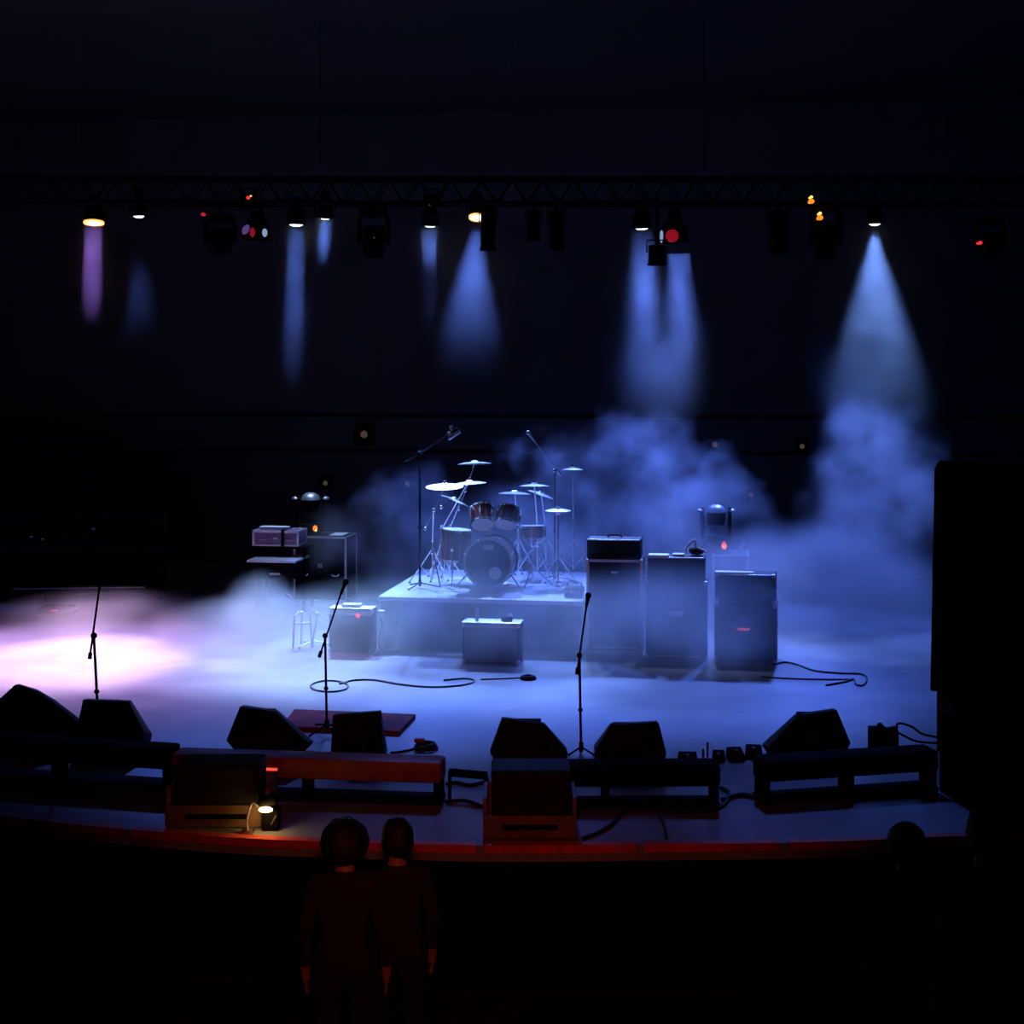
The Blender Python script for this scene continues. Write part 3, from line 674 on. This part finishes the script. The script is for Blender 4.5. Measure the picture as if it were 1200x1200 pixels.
# ------------------------------------------------------------------ carpet, cables and pedals on the floor
A, B_, D, E = on(345, 836), on(487, 842), on(468, 862), on(330, 856)
m = MB(); m.slab([(E.x, E.y), (D.x, D.y), (B_.x, B_.y), (A.x, A.y)], .0, .045)
o = m.build('carpeted_board', RUG); tag(o, 'low red carpeted board lying under the middle microphone stand', 'carpet')
def cable(label, pts, r=.012, closed=False):
    P = [on(x, y) + Vector((0, 0, r)) for x, y in pts]
    o = MB().tube(arc(P, 6), r, 6).build('floor_cable', CABLE); return tag(o, label, 'cable')
ell = [(386 + 22 * math.cos(a), 805 + 6.5 * math.sin(a)) for a in [2 * PI * i / 14 for i in range(15)]]
cable('dark cable lying in a ring around the middle microphone stand', ell, .010)
cable('dark cable lying in a long flat loop before the riser', [(398, 802), (415, 798), (440, 798), (470, 803), (505, 806), (540, 804), (556, 799), (545, 796), (520, 798)], .010)
cable('thin dark cable running from the looped cable to the round floor pedal', [(563, 797), (590, 796), (612, 795)], .008)
cable('dark cable snaking across the empty floor beside the red badge cabinet', [(905, 780), (920, 777), (935, 780), (955, 787), (985, 790), (1010, 791), (1016, 797), (1011, 804), (1003, 803), (1000, 797), (990, 800), (968, 804)], .011)
cable('long thin cable running from the red badge cabinet to a small loop', [(893, 794), (925, 796), (960, 797), (1000, 797)], .009)
for px, py, w, lab in ((619, 796, .19, 'round flat black pedal alone on the lit floor'),):
    o = MB().lathe([(0, 0), (w / 2, 0), (w / 2, .02), (w * .4, .04), (0, .045)]).box((0, 0, .045), (.07, .05, .02), bev=.006).build('effects_pedal', BLK); o.location = on(px, py); tag(o, lab, 'pedal')
for px, py, wx, hz, lab in ((806, 889, .18, .07, 'square black floor pedal beside the wedge monitor and the upright jack'),
                            (842, 887, .12, .07, 'rounded black floor pedal in the middle of the pedal row'),
                            (862, 886, .15, .09, 'wide black floor pedal next to the rounded pedal'),
                            (883, 883, .16, .09, 'bulky black floor pedal touching the tilted wedge monitor')):
    t = thing('effects_pedal', lab, 'pedal', on(px, py + 3), random.uniform(-.2, .2))
    MB().hull([(x * wx / 2, y, z) for x, y, z in ((-1, -.1, 0), (1, -.1, 0), (-1, .1, 0), (1, .1, 0), (-.9, -.09, hz * .6), (.9, -.09, hz * .6), (-.9, .09, hz), (.9, .09, hz))], .006).build('housing', BLK, t)
    MB().cyl((0, -.03, hz * .7), (0, -.03, hz * .98), .014, n=10).build('footswitch', STEEL, t)
o = MB().cyl((0, 0, 0), (0, 0, .1), .012).cyl((.04, 0, 0), (.04, .0, .16), .01).box((.02, 0, .01), (.1, .06, .02), bev=.004).build('cable_plug', STEEL); o.location = on(824, 890); tag(o, 'two upright metal plugs on the floor between the pedals', 'plug')
t = thing('coiled_cable', 'coiled grey cable with a red plug near the end of the red bench', 'cable', on(499, 878), 0)
m = MB()
for i in range(3):
    r = .11 - .012 * i; m.tube([(math.cos(a) * r, math.sin(a) * r, .014 + .02 * i) for a in [2 * PI * j / 20 for j in range(21)]], .011, 6)
m.build('coil', CABLE, t); MB().box((-.06, 0, .085), (.1, .06, .04), bev=.012).build('plug', mat('red_plug', (.45, .04, .04), .4), t)
MB().tube(arc([(-.1, -.02, .012), (-.2, -.12, .012), (-.32, -.18, .012)], 5), .011, 6).build('cable_tail', CABLE, t)

# ------------------------------------------------------------------ wedge monitors
def wedge(poly, Y, depth, label, lean=.55):
    """stage monitor seen from its back: outline of the back panel at depth Y, baffle sloping down away from the hall"""
    P = [at(x, y, Y) for x, y in poly]
    for p in P:
        if p.z < .045: p.z = .0
    cx = sum(p.x for p in P) / len(P); top = max(p.z for p in P); c = Vector((cx, Y, 0))
    t = thing('stage_monitor', label, 'stage monitor', c)
    q = [(p.x - cx, 0, p.z) for p in P]
    far = [((p.x - cx) * .96, depth, p.z * .42 if p.z > .05 else 0) for p in P]
    mid = [((p.x - cx) * .99, depth * .3, p.z * .97) for p in P]
    MB().hull(q + mid + far, .008).build('cabinet', TOLEX, t)
    tp = [p.x for p in P if p.z > top * .8]; wx = max(p.x for p in P) - min(p.x for p in P); tw = max(tp) - min(tp); tx = (max(tp) + min(tp)) / 2 - cx
    n = Vector((0, top * .55, depth * .7)).normalized()
    a = math.atan2(-(top * .97 - top * .42), depth * .7)
    MB().box((tx, depth * .66, top * .68), (tw * .86, depth * .6, .02), Rx(a), .004).build('speaker_grille', GRILLE, t)
    MB().box((0, -.003, top * .5), (.14, .012, .06), bev=.008).build('back_handle', RUBBER, t)
    MB().box((wx * .22, -.003, top * .3), (.08, .01, .08), bev=.004).cyl((wx * .22, -.005, top * .3), (wx * .22, -.014, top * .3), .014, n=12).build('jack_plate', BLK, t)
    return t
wedge([(-22, 838), (18, 802), (40, 809), (60, 821), (92, 846), (95, 872), (-22, 876)], 14.5, .38, 'big sloping wedge monitor cut by the edge of the picture, before the white pool')
wedge([(97, 820), (150, 822), (168, 857), (165, 880), (88, 880), (91, 848)], 14.25, .42, 'squat wedge monitor standing at the foot of the slim microphone stand')
wedge([(281, 828), (322, 834), (362, 872), (357, 881), (345, 893), (286, 893), (265, 868)], 14.0, .48, 'tilted wedge monitor next to the red carpeted board')
wedge([(390, 838), (446, 834), (451, 893), (387, 893)], 14.0, .42, 'upright boxy wedge monitor standing in front of the red carpeted board')
wedge([(588, 842), (638, 849), (665, 880), (665, 893), (580, 893), (574, 881)], 14.0, .45, 'wedge monitor leaning above the centre front speaker in its brown crate')
wedge([(716, 850), (772, 847), (781, 882), (779, 893), (698, 893), (697, 880)], 14.0, .45, 'wedge monitor beside the microphone stand and the square pedal')
wedge([(935, 839), (981, 832), (997, 871), (988, 884), (984, 896), (908, 896), (900, 876)], 13.9, .48, 'tilted wedge monitor next to the small black box with loose wires')
# small black box with wires
t = thing('power_box', 'small black box with metal fittings between the tilted monitor and the speaker stack', 'box', on(1036, 884), AX)
MB().box((0, .1, .11), (.27, .2, .22), bev=.012).build('housing', BLK, t)
MB().cyl((-.06, .06, .22), (-.02, .1, .25), .03).box((.06, .08, .232), (.1, .07, .03), Rz(.4), .006).build('fittings', STEEL, t)
P = [Vector((.12, .1, .2)), Vector((.14, .1, .27)), Vector((.26, .12, .24)), Vector((.36, .14, .17)), Vector((.5, .15, .14)), Vector((.56, .14, .10)), Vector((.42, .1, .10)), Vector((.28, .08, .12)), Vector((.13, .08, .19))]
MB().tube(arc(P, 5), .012, 6).build('cable', CABLE, t)

# ------------------------------------------------------------------ low benches along the front
def bench(pL, yL, pR, yR, label, m_=REDWOOD, legs=3, front_light=False, foot=True, hgt=.36):
    a = on(pL, yL, hgt); b = on(pR, yR, hgt); c = (a + b) / 2; d = b - a; L = math.hypot(d.x, d.y); rz = math.atan2(d.y, d.x)
    t = thing('low_bench', label, 'bench', (c.x, c.y, 0), rz)
    MB().box((0, 0, hgt - .09), (L, .26, .18), bev=.03).build('seat_beam', m_, t)
    for k in range(legs):
        x = -L / 2 + .04 + (L - .08) * k / (legs - 1)
        MB().box((x, 0, (hgt - .17) / 2 + .02), (.06, .2, hgt - .2), bev=.006).build('leg', BLK, t)
    if foot: MB().box((0, 0, .025), (L, .24, .05), bev=.01).build('foot_rail', BLK, t)
    return t, L
bench(-60, 858, 205, 874, 'black bench under the two wedge monitors beside the white pool', BLK)
t, L = bench(206, 879, 520, 889, 'red wooden bench in front of the boxy wedge monitor')
MB().box((-L / 2 + L * .37, -.135, .26), (.14, .012, .022), bev=.004).build('strip_light', REDSTRIP, t)
bench(576, 893, 842, 892, 'black bench under the wedge monitors in the middle of the stage front', BLK)
bench(888, 888, 1092, 875, 'dark bench under the tilted monitor and the black power box', BLK)
for (px0, y0), (px1, y1), z, lab in (((527, 905), (570, 909), .17, 'horizontal black pipe bridging the red bench and the black middle bench'),):
    a, b = on(px0, y0, .22), on(px1, y1, .22); o = MB().cyl(a, b, .035, n=12).cyl(a - Vector((0, 0, .22)), a, .015).cyl(b - Vector((0, 0, .22)), b, .015).build('pipe_rail', BLK); tag(o, lab, 'pipe')
cable('dark cable sagging across the gap beside the red bench', [(523, 921), (535, 919), (552, 922), (572, 917)], .016)
cable('dark cable crossing the gap low beside the front crate', [(521, 941), (545, 940), (566, 947)], .014)
cable('long dark cable curving from the brown crate to the middle bench', [(683, 985), (705, 976), (720, 965), (728, 955), (745, 951), (790, 953), (830, 953), (848, 945), (855, 932), (845, 925)], .016)
cable('thick dark cable lying between the middle bench and the end bench', [(846, 940), (868, 934), (890, 938), (905, 941)], .02)
cable('dark cable dropping over the apron below the middle bench', [(772, 955), (778, 968), (781, 985)], .012)
# front fill speakers in crates
def front_fill(x0, x1, ytop, cx0, cx1, ybot, Y, label, clabel):
    s = F / Y; w = (cx1 - cx0) / s; x = ((cx0 + cx1) / 2 - CX) / s
    t = thing('speaker_crate', clabel, 'crate', (x, Y, 0), 0)
    D = .5; hh = .17; hs = .3
    MB().box((0, .015, hh / 2 + .01), (w, .03, hh), bev=.005).build('front_board', CRATE, t)
    MB().box((0, D - .015, hs / 2 + .01), (w, .03, hs), bev=.005).build('back_board', CRATE, t)
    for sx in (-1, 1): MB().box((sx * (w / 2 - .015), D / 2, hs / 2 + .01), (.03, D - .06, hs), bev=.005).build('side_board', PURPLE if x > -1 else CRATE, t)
    MB().box((0, D / 2, .025), (w - .04, D - .04, .03)).build('bottom_board', CRATE, t)
    MB().box((0, -.002, hh * .55), (w * .6, .012, .04), bev=.006).build('handle_slot', BLK, t)
    MB().box((0, -.006, hh * .38), (w * .55, .014, .012), bev=.003).build('handle_lip', CRATE, t)
    w2 = (x1 - x0) / s; x2 = ((x0 + x1) / 2 - CX) / s; z2 = .045; h = at(0, ytop, Y).z - z2
    f = thing('front_speaker', label, 'speaker', (x2, Y + .04, z2), 0)
    MB().box((0, .2, h / 2), (w2, .38, h), bev=.015).build('cabinet', TOLEX, f)
    MB().box((0, .004, h / 2), (w2 * .9, .02, h * .9), bev=.004).build('speaker_grille', GRILLE, f)
    return t
front_fill(576, 669, 905, 566, 676, 984, 11.7, 'black front speaker sitting in the brown crate at the centre of the stage edge', 'brown crate with a slot handle holding the centre front speaker')
front_fill(204, 302, 899, 193, 314, 971, 11.98, 'black front speaker beside the small lit desk lamp', 'brown crate under the front speaker beside the small lit lamp')
# little lamp on a small box
Yl = 11.9; s = F / Yl
q = at(316, 972, Yl); t = thing('power_box', 'little black box under the lit gooseneck lamp at the stage edge', 'box', (q.x, Yl, 0), 0)
MB().box((0, .08, .08), (.13, .15, .16), bev=.01).build('housing', BLK, t); MB().box((.03, .0, .09), (.012, .012, .08), Ry(.5)).build('latch', STEEL, t)
p = at(292, 962, Yl); l = thing('desk_lamp', 'small gooseneck lamp with a glaring warm bulb at the stage edge', 'lamp', (p.x, Yl - .05, 0), 0)
MB().box((0, 0, .02), (.09, .09, .04), bev=.01).build('base', STEEL, l)
e = at(304, 944, Yl) - Vector((p.x, Yl, 0))
MB().tube(arc([(0, 0, .03), (-.01, 0, .1), (.03, 0, e.z + .03), (e.x, 0, e.z)], 6), .010, 8).build('gooseneck', ALU, l)
f = at(322, 941, Yl) - Vector((p.x, Yl, 0))
MB().lathe([(.03, 0), (.045, .02), (.045, .13), (.03, .145), (.026, .14), (.038, .125), (.038, .025), (.03, 0)], axis_m((e.x, .03, e.z + .035), Vector((f.x - e.x, .0, .02)))).build('lamp_shade', BLK, l)
MB().ball(((e.x + f.x) / 2 - .0, -.02, e.z - .012), (.055, .03, .022), 12).build('bulb', GOLD, l)
lp = bpy.data.lights.new('desk_lamp_light', 'POINT'); lp.energy = 1.1; lp.color = (1, .55, .18); lp.shadow_soft_size = .03
lo = bpy.data.objects.new('desk_lamp_light', lp); C.objects.link(lo); lo.location = (p.x + (e.x + f.x) / 2, Yl - .12, e.z - .03)

# ------------------------------------------------------------------ speaker stack beside the stage
Yr = 13.0; s = F / Yr
W = .95; PR = -.30; x0 = at(1097, 0, Yr).x
def pa_root(x): return (x + W / 2 * math.cos(PR), Yr + W / 2 * math.sin(PR))
def pa(label, z0, z1, xl, d, name='speaker_cabinet', lines=False):
    t = thing(name, label, 'speaker cabinet', (*pa_root(xl), z0), PR); h = z1 - z0
    MB().box((0, d / 2, h / 2), (W, d, h), bev=.015).build('cabinet', BLK, t)
    MB().box((0, -.004, h / 2), (W * .93, .016, h * .93), bev=.004).build('speaker_grille', GRILLE, t)
    return t, h
t, h = pa('low black base cabinet at the bottom of the speaker stack', 0, .335, x0 + .03, .75)
MB().box((0, -.014, h - .02), (W * .95, .012, .012)).build('wood_strip', REDWOOD, t)
t, h = pa('black bass cabinet with a small oval plate in the middle of the speaker stack', .34, .85, x0 + .005, .75)
MB().box((0, -.014, h - .05), (W * .95, .012, .014)).build('wood_strip', REDWOOD, t)
MB().lathe([(0, .012), (.05, .01), (.06, 0)], axis_m((-W / 2 + .085, -.008, h - .12), (0, -1, 0)), 20).ball((-W / 2 + .075, -.02, h - .12), .018, 8).build('oval_plate', STEEL, t)
m = at(1090, 808, Yr); z1 = at(0, 548, Yr).z
t = thing('speaker_cabinet', 'tall black loudspeaker on top of the speaker stack beside the stage', 'speaker cabinet', (*pa_root(m.x), .855), PR); h = z1 - .855
MB().hull([(-W / 2, 0, 0), (W / 2, 0, 0), (-W / 2 + .035, 0, h), (W / 2 - .03, 0, h), (-W / 2, .7, 0), (W / 2, .7, 0), (-W / 2 + .05, .6, h + .03), (W / 2 - .05, .6, h + .03)], .015).build('cabinet', BLK, t)
for k in range(2): MB().box((0, -.006, h * (.26 + .48 * k)), (W * .9, .02, h * .44), bev=.004).build('speaker_grille', GRILLE, t)

# ------------------------------------------------------------------ people before the stage, seen from behind
def person(px, top_py, Y, label, hair_w=1., shirt=CLOTH, turn=0.):
    H = at(0, top_py, Y).z + 1.1; k = H / 1.75
    bm = bmesh.new(); L = bm.verts.layers.skin.verify()
    def V(p, r, root=False):
        v = bm.verts.new(Vector(p) * k); v[L].radius = (r * k, r * k); v[L].use_root = root; return v
    pel = V((0, 0, .95), .15, True); w1 = V((0, 0, 1.1), .135); ch = V((0, .01, 1.28), .16); nk0 = V((0, 0, 1.43), .075); nk = V((0, .01, 1.50), .055); hd = V((0, .02, 1.56), .06)
    for a, b in ((pel, w1), (w1, ch), (ch, nk0), (nk0, nk), (nk, hd)): bm.edges.new((a, b))
    for sx in (-1, 1):
        sh = V((sx * .18, 0, 1.38), .07); el = V((sx * .23, -.03, 1.10), .048); wr = V((sx * .24, .06, .86), .032); pm = V((sx * .24, .09, .79), .034)
        hp = V((sx * .1, 0, .86), .11); kn = V((sx * .11, .01, .5), .068); an = V((sx * .12, -.02, .09), .042); to = V((sx * .13, .13, .035), .035)
        for a, b in ((ch, sh), (sh, el), (el, wr), (wr, pm), (pel, hp), (hp, kn), (kn, an), (an, to)): bm.edges.new((a, b))
        for f in range(4):
            f0 = V((sx * (.24 + .0), .075 + .012 * f, .76), .0095); f1 = V((sx * .236, .085 + .014 * f, .725 - .004 * (f % 3)), .009); f2 = V((sx * .228, .092 + .014 * f, .695), .008)
            for a, b in ((pm, f0), (f0, f1), (f1, f2)): bm.edges.new((a, b))
        t0 = V((sx * .232, .125, .80), .011); t1 = V((sx * .225, .14, .76), .009)
        bm.edges.new((pm, t0)); bm.edges.new((t0, t1))
    me = bpy.data.meshes.new('tmp'); bm.to_mesh(me); bm.free()
    tmp = bpy.data.objects.new('tmp', me); C.objects.link(tmp)
    tmp.modifiers.new('s', 'SKIN'); d = tmp.modifiers.new('d', 'SUBSURF'); d.levels = d.render_levels = 2
    bpy.context.view_layer.update(); dg = bpy.context.evaluated_depsgraph_get()
    body = bpy.data.meshes.new_from_object(tmp.evaluated_get(dg)); bpy.data.objects.remove(tmp)
    b2 = bmesh.new(); b2.from_mesh(body)
    def blob(c, r): bmesh.ops.create_uvsphere(b2, u_segments=20, v_segments=14, radius=1, matrix=Matrix.Translation(Vector(c) * k) @ Matrix.Diagonal((r[0] * k, r[1] * k, r[2] * k, 1)))
    blob((0, .02, 1.635), (.077, .098, .115)); blob((0, .04, 1.56), (.055, .07, .05)); blob((0, .122, 1.615), (.014, .018, .026)); blob((0, .105, 1.575), (.028, .012, .008))
    for sx in (-1, 1): blob((sx * .08, .01, 1.625), (.012, .022, .034)); blob((sx * .03, .106, 1.645), (.014, .01, .008))
    b2.to_mesh(body); b2.free(); body.materials.clear()
    for mm in (SKIN, shirt, TROUS, RUBBER): body.materials.append(mm)
    for p in body.polygons:
        c = p.center / k; p.use_smooth = True
        p.material_index = 0 if c.z > 1.47 or (c.z < .89 and abs(c.x) > .19) else 3 if c.z < .08 else 1 if c.z > .93 or abs(c.x) > .2 and c.z > .88 else 2
    o = bpy.data.objects.new('person', body); C.objects.link(o); o.location = (at(px, 0, Y).x, Y, -1.1); o.rotation_euler = (0, 0, turn)
    tag(o, label, 'person')
    m = MB(); hw = hair_w
    m.lathe([(0, .125), (.05 * hw, .115), (.082 * hw, .07), (.092 * hw, .0), (.09 * hw, -.05), (.075 * hw, -.1), (0, -.11)], None, 24)
    for v in m.bm.verts:
        v.co.y *= 1.14
        v.co += Vector((noise.noise(v.co * 30 + Vector((px, 0, 0))), noise.noise(v.co * 30 + Vector((0, px, 5))), noise.noise(v.co * 28))) * .012
        if v.co.y > .04 and v.co.z < .04: v.co.y = .04
        v.co = v.co * k + Vector((0, .0, 1.64)) * k
    m.build('hair', HAIR, o, 180)
person(404, 963, 9.6, 'person with bushy dark hair standing before the red edge strip', 1.55)
person(466, 962, 10.0, 'person with short dark hair standing next to the bushy haired one', 1.15, turn=.2)
person(1062, 967, 9.8, 'person with dark hair standing before the stage close to the speaker stack', 1.3, turn=-.1)
person(1156, 950, 9.1, 'person standing in the dark directly before the speaker stack', 1.1, turn=.15)

# ------------------------------------------------------------------ smoke
def smoke(px, py, Y, rad, dens, label, nscale=1.2, lo=.38, hi=.66, core=.25, aniso=.25, seed=0., step=.45, floor_amt=.25, detail=3., rz=0., ry=0., ragged=0.):
    """a bank of smoke: ellipsoid that thins towards its rim and is broken up by noise"""
    m = bpy.data.materials.new('smoke'); m.use_nodes = True; nt = m.node_tree; nt.nodes.clear()
    N = nt.nodes.new; L = nt.links.new
    out = N('ShaderNodeOutputMaterial'); vs = N('ShaderNodeVolumeScatter'); vs.inputs['Color'].default_value = (.95, .95, .95, 1); vs.inputs['Anisotropy'].default_value = aniso
    tc = N('ShaderNodeTexCoord'); ln = N('ShaderNodeVectorMath'); ln.operation = 'LENGTH'; L(tc.outputs['Object'], ln.inputs[0])
    mr = N('ShaderNodeMapRange'); mr.interpolation_type = 'SMOOTHSTEP'
    mr.inputs['From Min'].default_value = 1.; mr.inputs['From Max'].default_value = core; mr.inputs['To Min'].default_value = 0; mr.inputs['To Max'].default_value = 1
    ge = N('ShaderNodeNewGeometry'); ad = N('ShaderNodeVectorMath'); ad.operation = 'ADD'; ad.inputs[1].default_value = (seed, seed * 1.7, seed * .6); L(ge.outputs['Position'], ad.inputs[0])
    no = N('ShaderNodeTexNoise'); no.inputs['Scale'].default_value = nscale; no.inputs['Detail'].default_value = detail; no.inputs['Roughness'].default_value = .55; L(ad.outputs[0], no.inputs['Vector'])
    m2 = N('ShaderNodeMapRange'); m2.interpolation_type = 'SMOOTHSTEP'; m2.inputs['From Min'].default_value = lo; m2.inputs['From Max'].default_value = hi; m2.inputs['To Min'].default_value = floor_amt; L(no.outputs['Fac'], m2.inputs['Value'])
    # ragged rim: the bank reaches further out where the smoke is thick
    rg = N('ShaderNodeMath'); rg.operation = 'SUBTRACT'; rg.inputs[0].default_value = .68; rg.use_clamp = True; L(no.outputs['Fac'], rg.inputs[1])
    rk = N('ShaderNodeMath'); rk.operation = 'MULTIPLY_ADD'; rk.inputs[1].default_value = ragged; L(rg.outputs[0], rk.inputs[0]); L(ln.outputs['Value'], rk.inputs[2])
    L(rk.outputs[0], mr.inputs['Value'])
    mu = N('ShaderNodeMath'); mu.operation = 'MULTIPLY'; L(mr.outputs[0], mu.inputs[0]); L(m2.outputs[0], mu.inputs[1])
    mv = N('ShaderNodeMath'); mv.operation = 'MULTIPLY'; mv.inputs[1].default_value = dens; L(mu.outputs[0], mv.inputs[0])
    L(mv.outputs[0], vs.inputs['Density']); L(vs.outputs[0], out.inputs['Volume'])
    m.cycles.volume_step_rate = step
    b = MB(); bmesh.ops.create_icosphere(b.bm, subdivisions=3, radius=1)
    o = b.build('smoke', m); o.location = at(px, py, Y); o.scale = rad; o.rotation_euler = (0, ry, rz)
    return tag(o, label, 'smoke', kind='stuff')
T = TY
BEAM = dict(core=.15, nscale=1.6, lo=.3, hi=.62, floor_amt=.5, aniso=.1, step=.6, detail=1.)
smoke(108, 320, T, (.4, .4, .8), .3, 'violet lit haze in the narrow shaft under the pink lamp', **BEAM)
smoke(152, 352, T, (.55, .55, .65), .10, 'faint blue haze beside the violet shaft', **BEAM)
smoke(343, 350, T, (.34, .34, 1.25), .3, 'blue lit haze in the long narrow shaft over the tall case', **BEAM)
smoke(375, 278, T, (.35, .35, .4), .3, 'blue lit haze in the short slanting shaft', **BEAM)
smoke(504, 287, T, (.35, .35, .42), .3, 'blue lit haze in the short straight shaft', **BEAM)
smoke(553, 350, T - .3, (.85, .8, 1.2), .3, 'blue lit haze in the wide cone above the drum kit', **BEAM)
smoke(772, 385, T, (.9, .7, 1.6), .3, 'blue lit haze in the tall double shaft', **BEAM)
smoke(1028, 400, T, (1.05, .9, 1.9), .35, 'blue lit haze in the widest cone', **BEAM)
CL = dict(nscale=1.1, lo=.36, hi=.64, floor_amt=.3, aniso=.3, step=.4, core=.45)
COL = dict(CL, lo=.40, hi=.62, nscale=1.0, detail=3., floor_amt=.4, core=.25, ragged=1.35)
smoke(735, 620, 22.4, (2.7, 1.4, 2.1), 1.9, 'bank of blue smoke rising behind the amplifier stacks', seed=3.1, ry=.35, **COL)
smoke(945, 700, 21.4, (2.6, 1.7, 1.15), 1.0, 'wide low bank of blue smoke behind the red badge cabinet', seed=6.1, **CL)
smoke(1030, 600, 20.8, (1.4, 1.1, 2.1), 1.5, 'billowing column of blue smoke under the widest light cone', seed=9.3, **COL)
smoke(620, 735, 18.9, (4.0, 1.2, .8), .75, 'low smoke creeping across the floor before the riser and amplifiers', seed=5.7, **CL)
smoke(525, 640, 22.9, (3.0, 1.1, 1.5), .9, 'thin blue haze hanging behind the drum kit', seed=7.9, **COL)
smoke(575, 655, 19.2, (1.5, .45, .75), .26, 'light haze hanging before the bass drum', seed=13.9, **CL)
smoke(800, 725, 17.7, (1.6, .75, .85), .85, 'veil of smoke drifting before the amplifier stacks', seed=11.2, **CL)
smoke(305, 718, 20.4, (.6, .6, .62), 1.1, 'bright puff of smoke rising before the purple tinted case', seed=2.2, **CL)
smoke(330, 742, 19.6, (1.9, 1.0, .6), .6, 'pale smoke lying on the floor around the small combo amplifier', seed=8.1, **CL)
smoke(120, 738, 20.6, (1.9, 1.2, .6), .4, 'low violet smoke around the white floor pool', seed=4.4, **CL)

# ------------------------------------------------------------------ light
def lamp_spot(i, watts, cone, col, blend=.4):
    L, d = LP[i]; spot('lamp_beam', L + d * .10, L + d * 5, watts, cone, col, blend, .06)
def lamp_shaft(L, d, watts, size, spread, col):
    """parallel shaft: a disc as wide as the lamp's lens with a narrow spread"""
    l = bpy.data.lights.new('lamp_shaft', 'AREA'); l.shape = 'DISK'; l.size = size; l.spread = math.radians(spread); l.energy = watts; l.color = col
    o = bpy.data.objects.new('lamp_shaft', l); C.objects.link(o); o.location = L + d * .08; o.rotation_euler = d.to_track_quat('-Z', 'Y').to_euler()
lamp_shaft(*LP[0], 6, .24, 5, (.42, .2, 1.))
lamp_spot(1, 300, 24, BLUE, .5)
lamp_shaft(*LP[2], 5, .22, 10, BLUE)
lamp_shaft(*LP[3], 5, .18, 10, BLUE)
lamp_shaft(*LP[4], 4.5, .22, 6, BLUE)
lamp_spot(5, 620, 32, BLUE, .4)
lamp_shaft(*LP[6], 15, .30, 26, BLUE)
L8 = at(796, 290, T); lamp_shaft(L8, (on(806, 745) - L8).normalized(), 15, .30, 26, BLUE)
lamp_spot(7, 900, 42, (.17, .34, 1.), .5)
# unseen rear spots added for the white pool, cyan patch and blue floor pools
pool = on(88, 771)
spot('pool_lamp', (-6.2, 25.4, 7.2), pool, 15000, 19, (1., .66, 1.), .9, .08)
spot('pool_fill', (-9.2, 21.6, 6.6), pool, 9000, 46, (.72, .42, 1.), 1., .1)
spot('cyan_lamp', (-3.2, 25.3, 7.0), on(340, 768), 9500, 24, (.34, .64, 1.), 1., .1)
# blue washes from the rear of the rig, behind the row of lamps
for x, aim, w, cone, col in ((-5.2, (-3.6, 18.4, 0), 1500, 38, BLUE2), (-1.6, (-1.0, 20.2, .3), 4600, 46, BLUE2), (1.4, (1.0, 20.2, .3), 4200, 46, BLUE2), (4.6, (3.6, 20.2, 0), 5000, 48, BLUE2)):
    spot('rear_wash', (x, 25.2, 6.9), aim, w, cone, col, .7, .12)
for x, aim, w in ((-.3, (-.3, 12.2, 0), 520), (2.6, (2.7, 12.3, 0), 800)):
    spot('apron_wash', (x, 18.2, 7.2), aim, w, 20, BLUE2, .9, .12)
for px, wt in ((440, 4200), (610, 3400), (760, 1800)):
    spot('mid_pool', (at(px, 0, 25.3).x * .5, 25.3, 7.0), on(px, 788), wt, 19, (.28, .5, 1.), 1., .1)  # unseen spots added to brighten the middle of the floor
# overhead specials on the cases and amplifiers
spot('case_special', (-3.0, 23.3, 6.9), (-3.1, 22.9, 1.), 1600, 34, (.34, .52, 1.), .8, .06)
spot('amplifier_special', (2.7, 21.8, 6.9), (2.4, 20.2, .8), 1300, 36, (.36, .52, 1.), .8, .06)
spot('desk_fill', (-7.6, 22.6, 6.8), (-7.0, 23.3, .2), 260, 26, BLUE, 1., .06)  # unseen spot added to brighten the desk's lower edge
# tight white-blue special on the drum kit
spot('drum_special', (-2.6, 22.6, 6.6), (-1.0, 20.8, .9), 4800, 22, (.22, .42, 1.), .6, .05)
# faint violet front light from the hall on the rear of the stage
spot('front_wash', (0, 6.0, 7.5), (.1, 20.6, .6), 190, 27, (.5, .42, 1.), .8, .1)
# unseen red house light, added to redden the benches and stage edge
spot('hall_light', (-.3, 4.0, 3.0), (-.3, 11.9, .1), 190, 44, (1., .13, .06), 1., .2)

w = bpy.data.worlds.new('World'); sc.world = w; w.use_nodes = True
w.node_tree.nodes['Background'].inputs[0].default_value = (.75, .6, .72, 1); w.node_tree.nodes['Background'].inputs[1].default_value = .0065

# ------------------------------------------------------------------ camera
cd = bpy.data.cameras.new('Camera'); cam = bpy.data.objects.new('Camera', cd); C.objects.link(cam)
cam.location = (0, 0, CAMZ); cam.rotation_euler = (PI / 2, 0, 0)
cd.sensor_width = 36; cd.lens = F / 1200 * 36; cd.shift_y = (HY - 600) / 1200; cd.clip_end = 100; cd.clip_start = .1
sc.camera = cam
sc.view_settings.view_transform = 'Standard'; sc.view_settings.look = 'None'; sc.view_settings.gamma = 1; sc.view_settings.use_curve_mapping = False
sc.view_settings.exposure = 0
sc.cycles.max_bounces = 5; sc.cycles.diffuse_bounces = 2; sc.cycles.glossy_bounces = 2; sc.cycles.volume_bounces = 0; sc.cycles.transparent_max_bounces = 16
sc.cycles.volume_max_steps = 128
sc.cycles.use_denoising = True
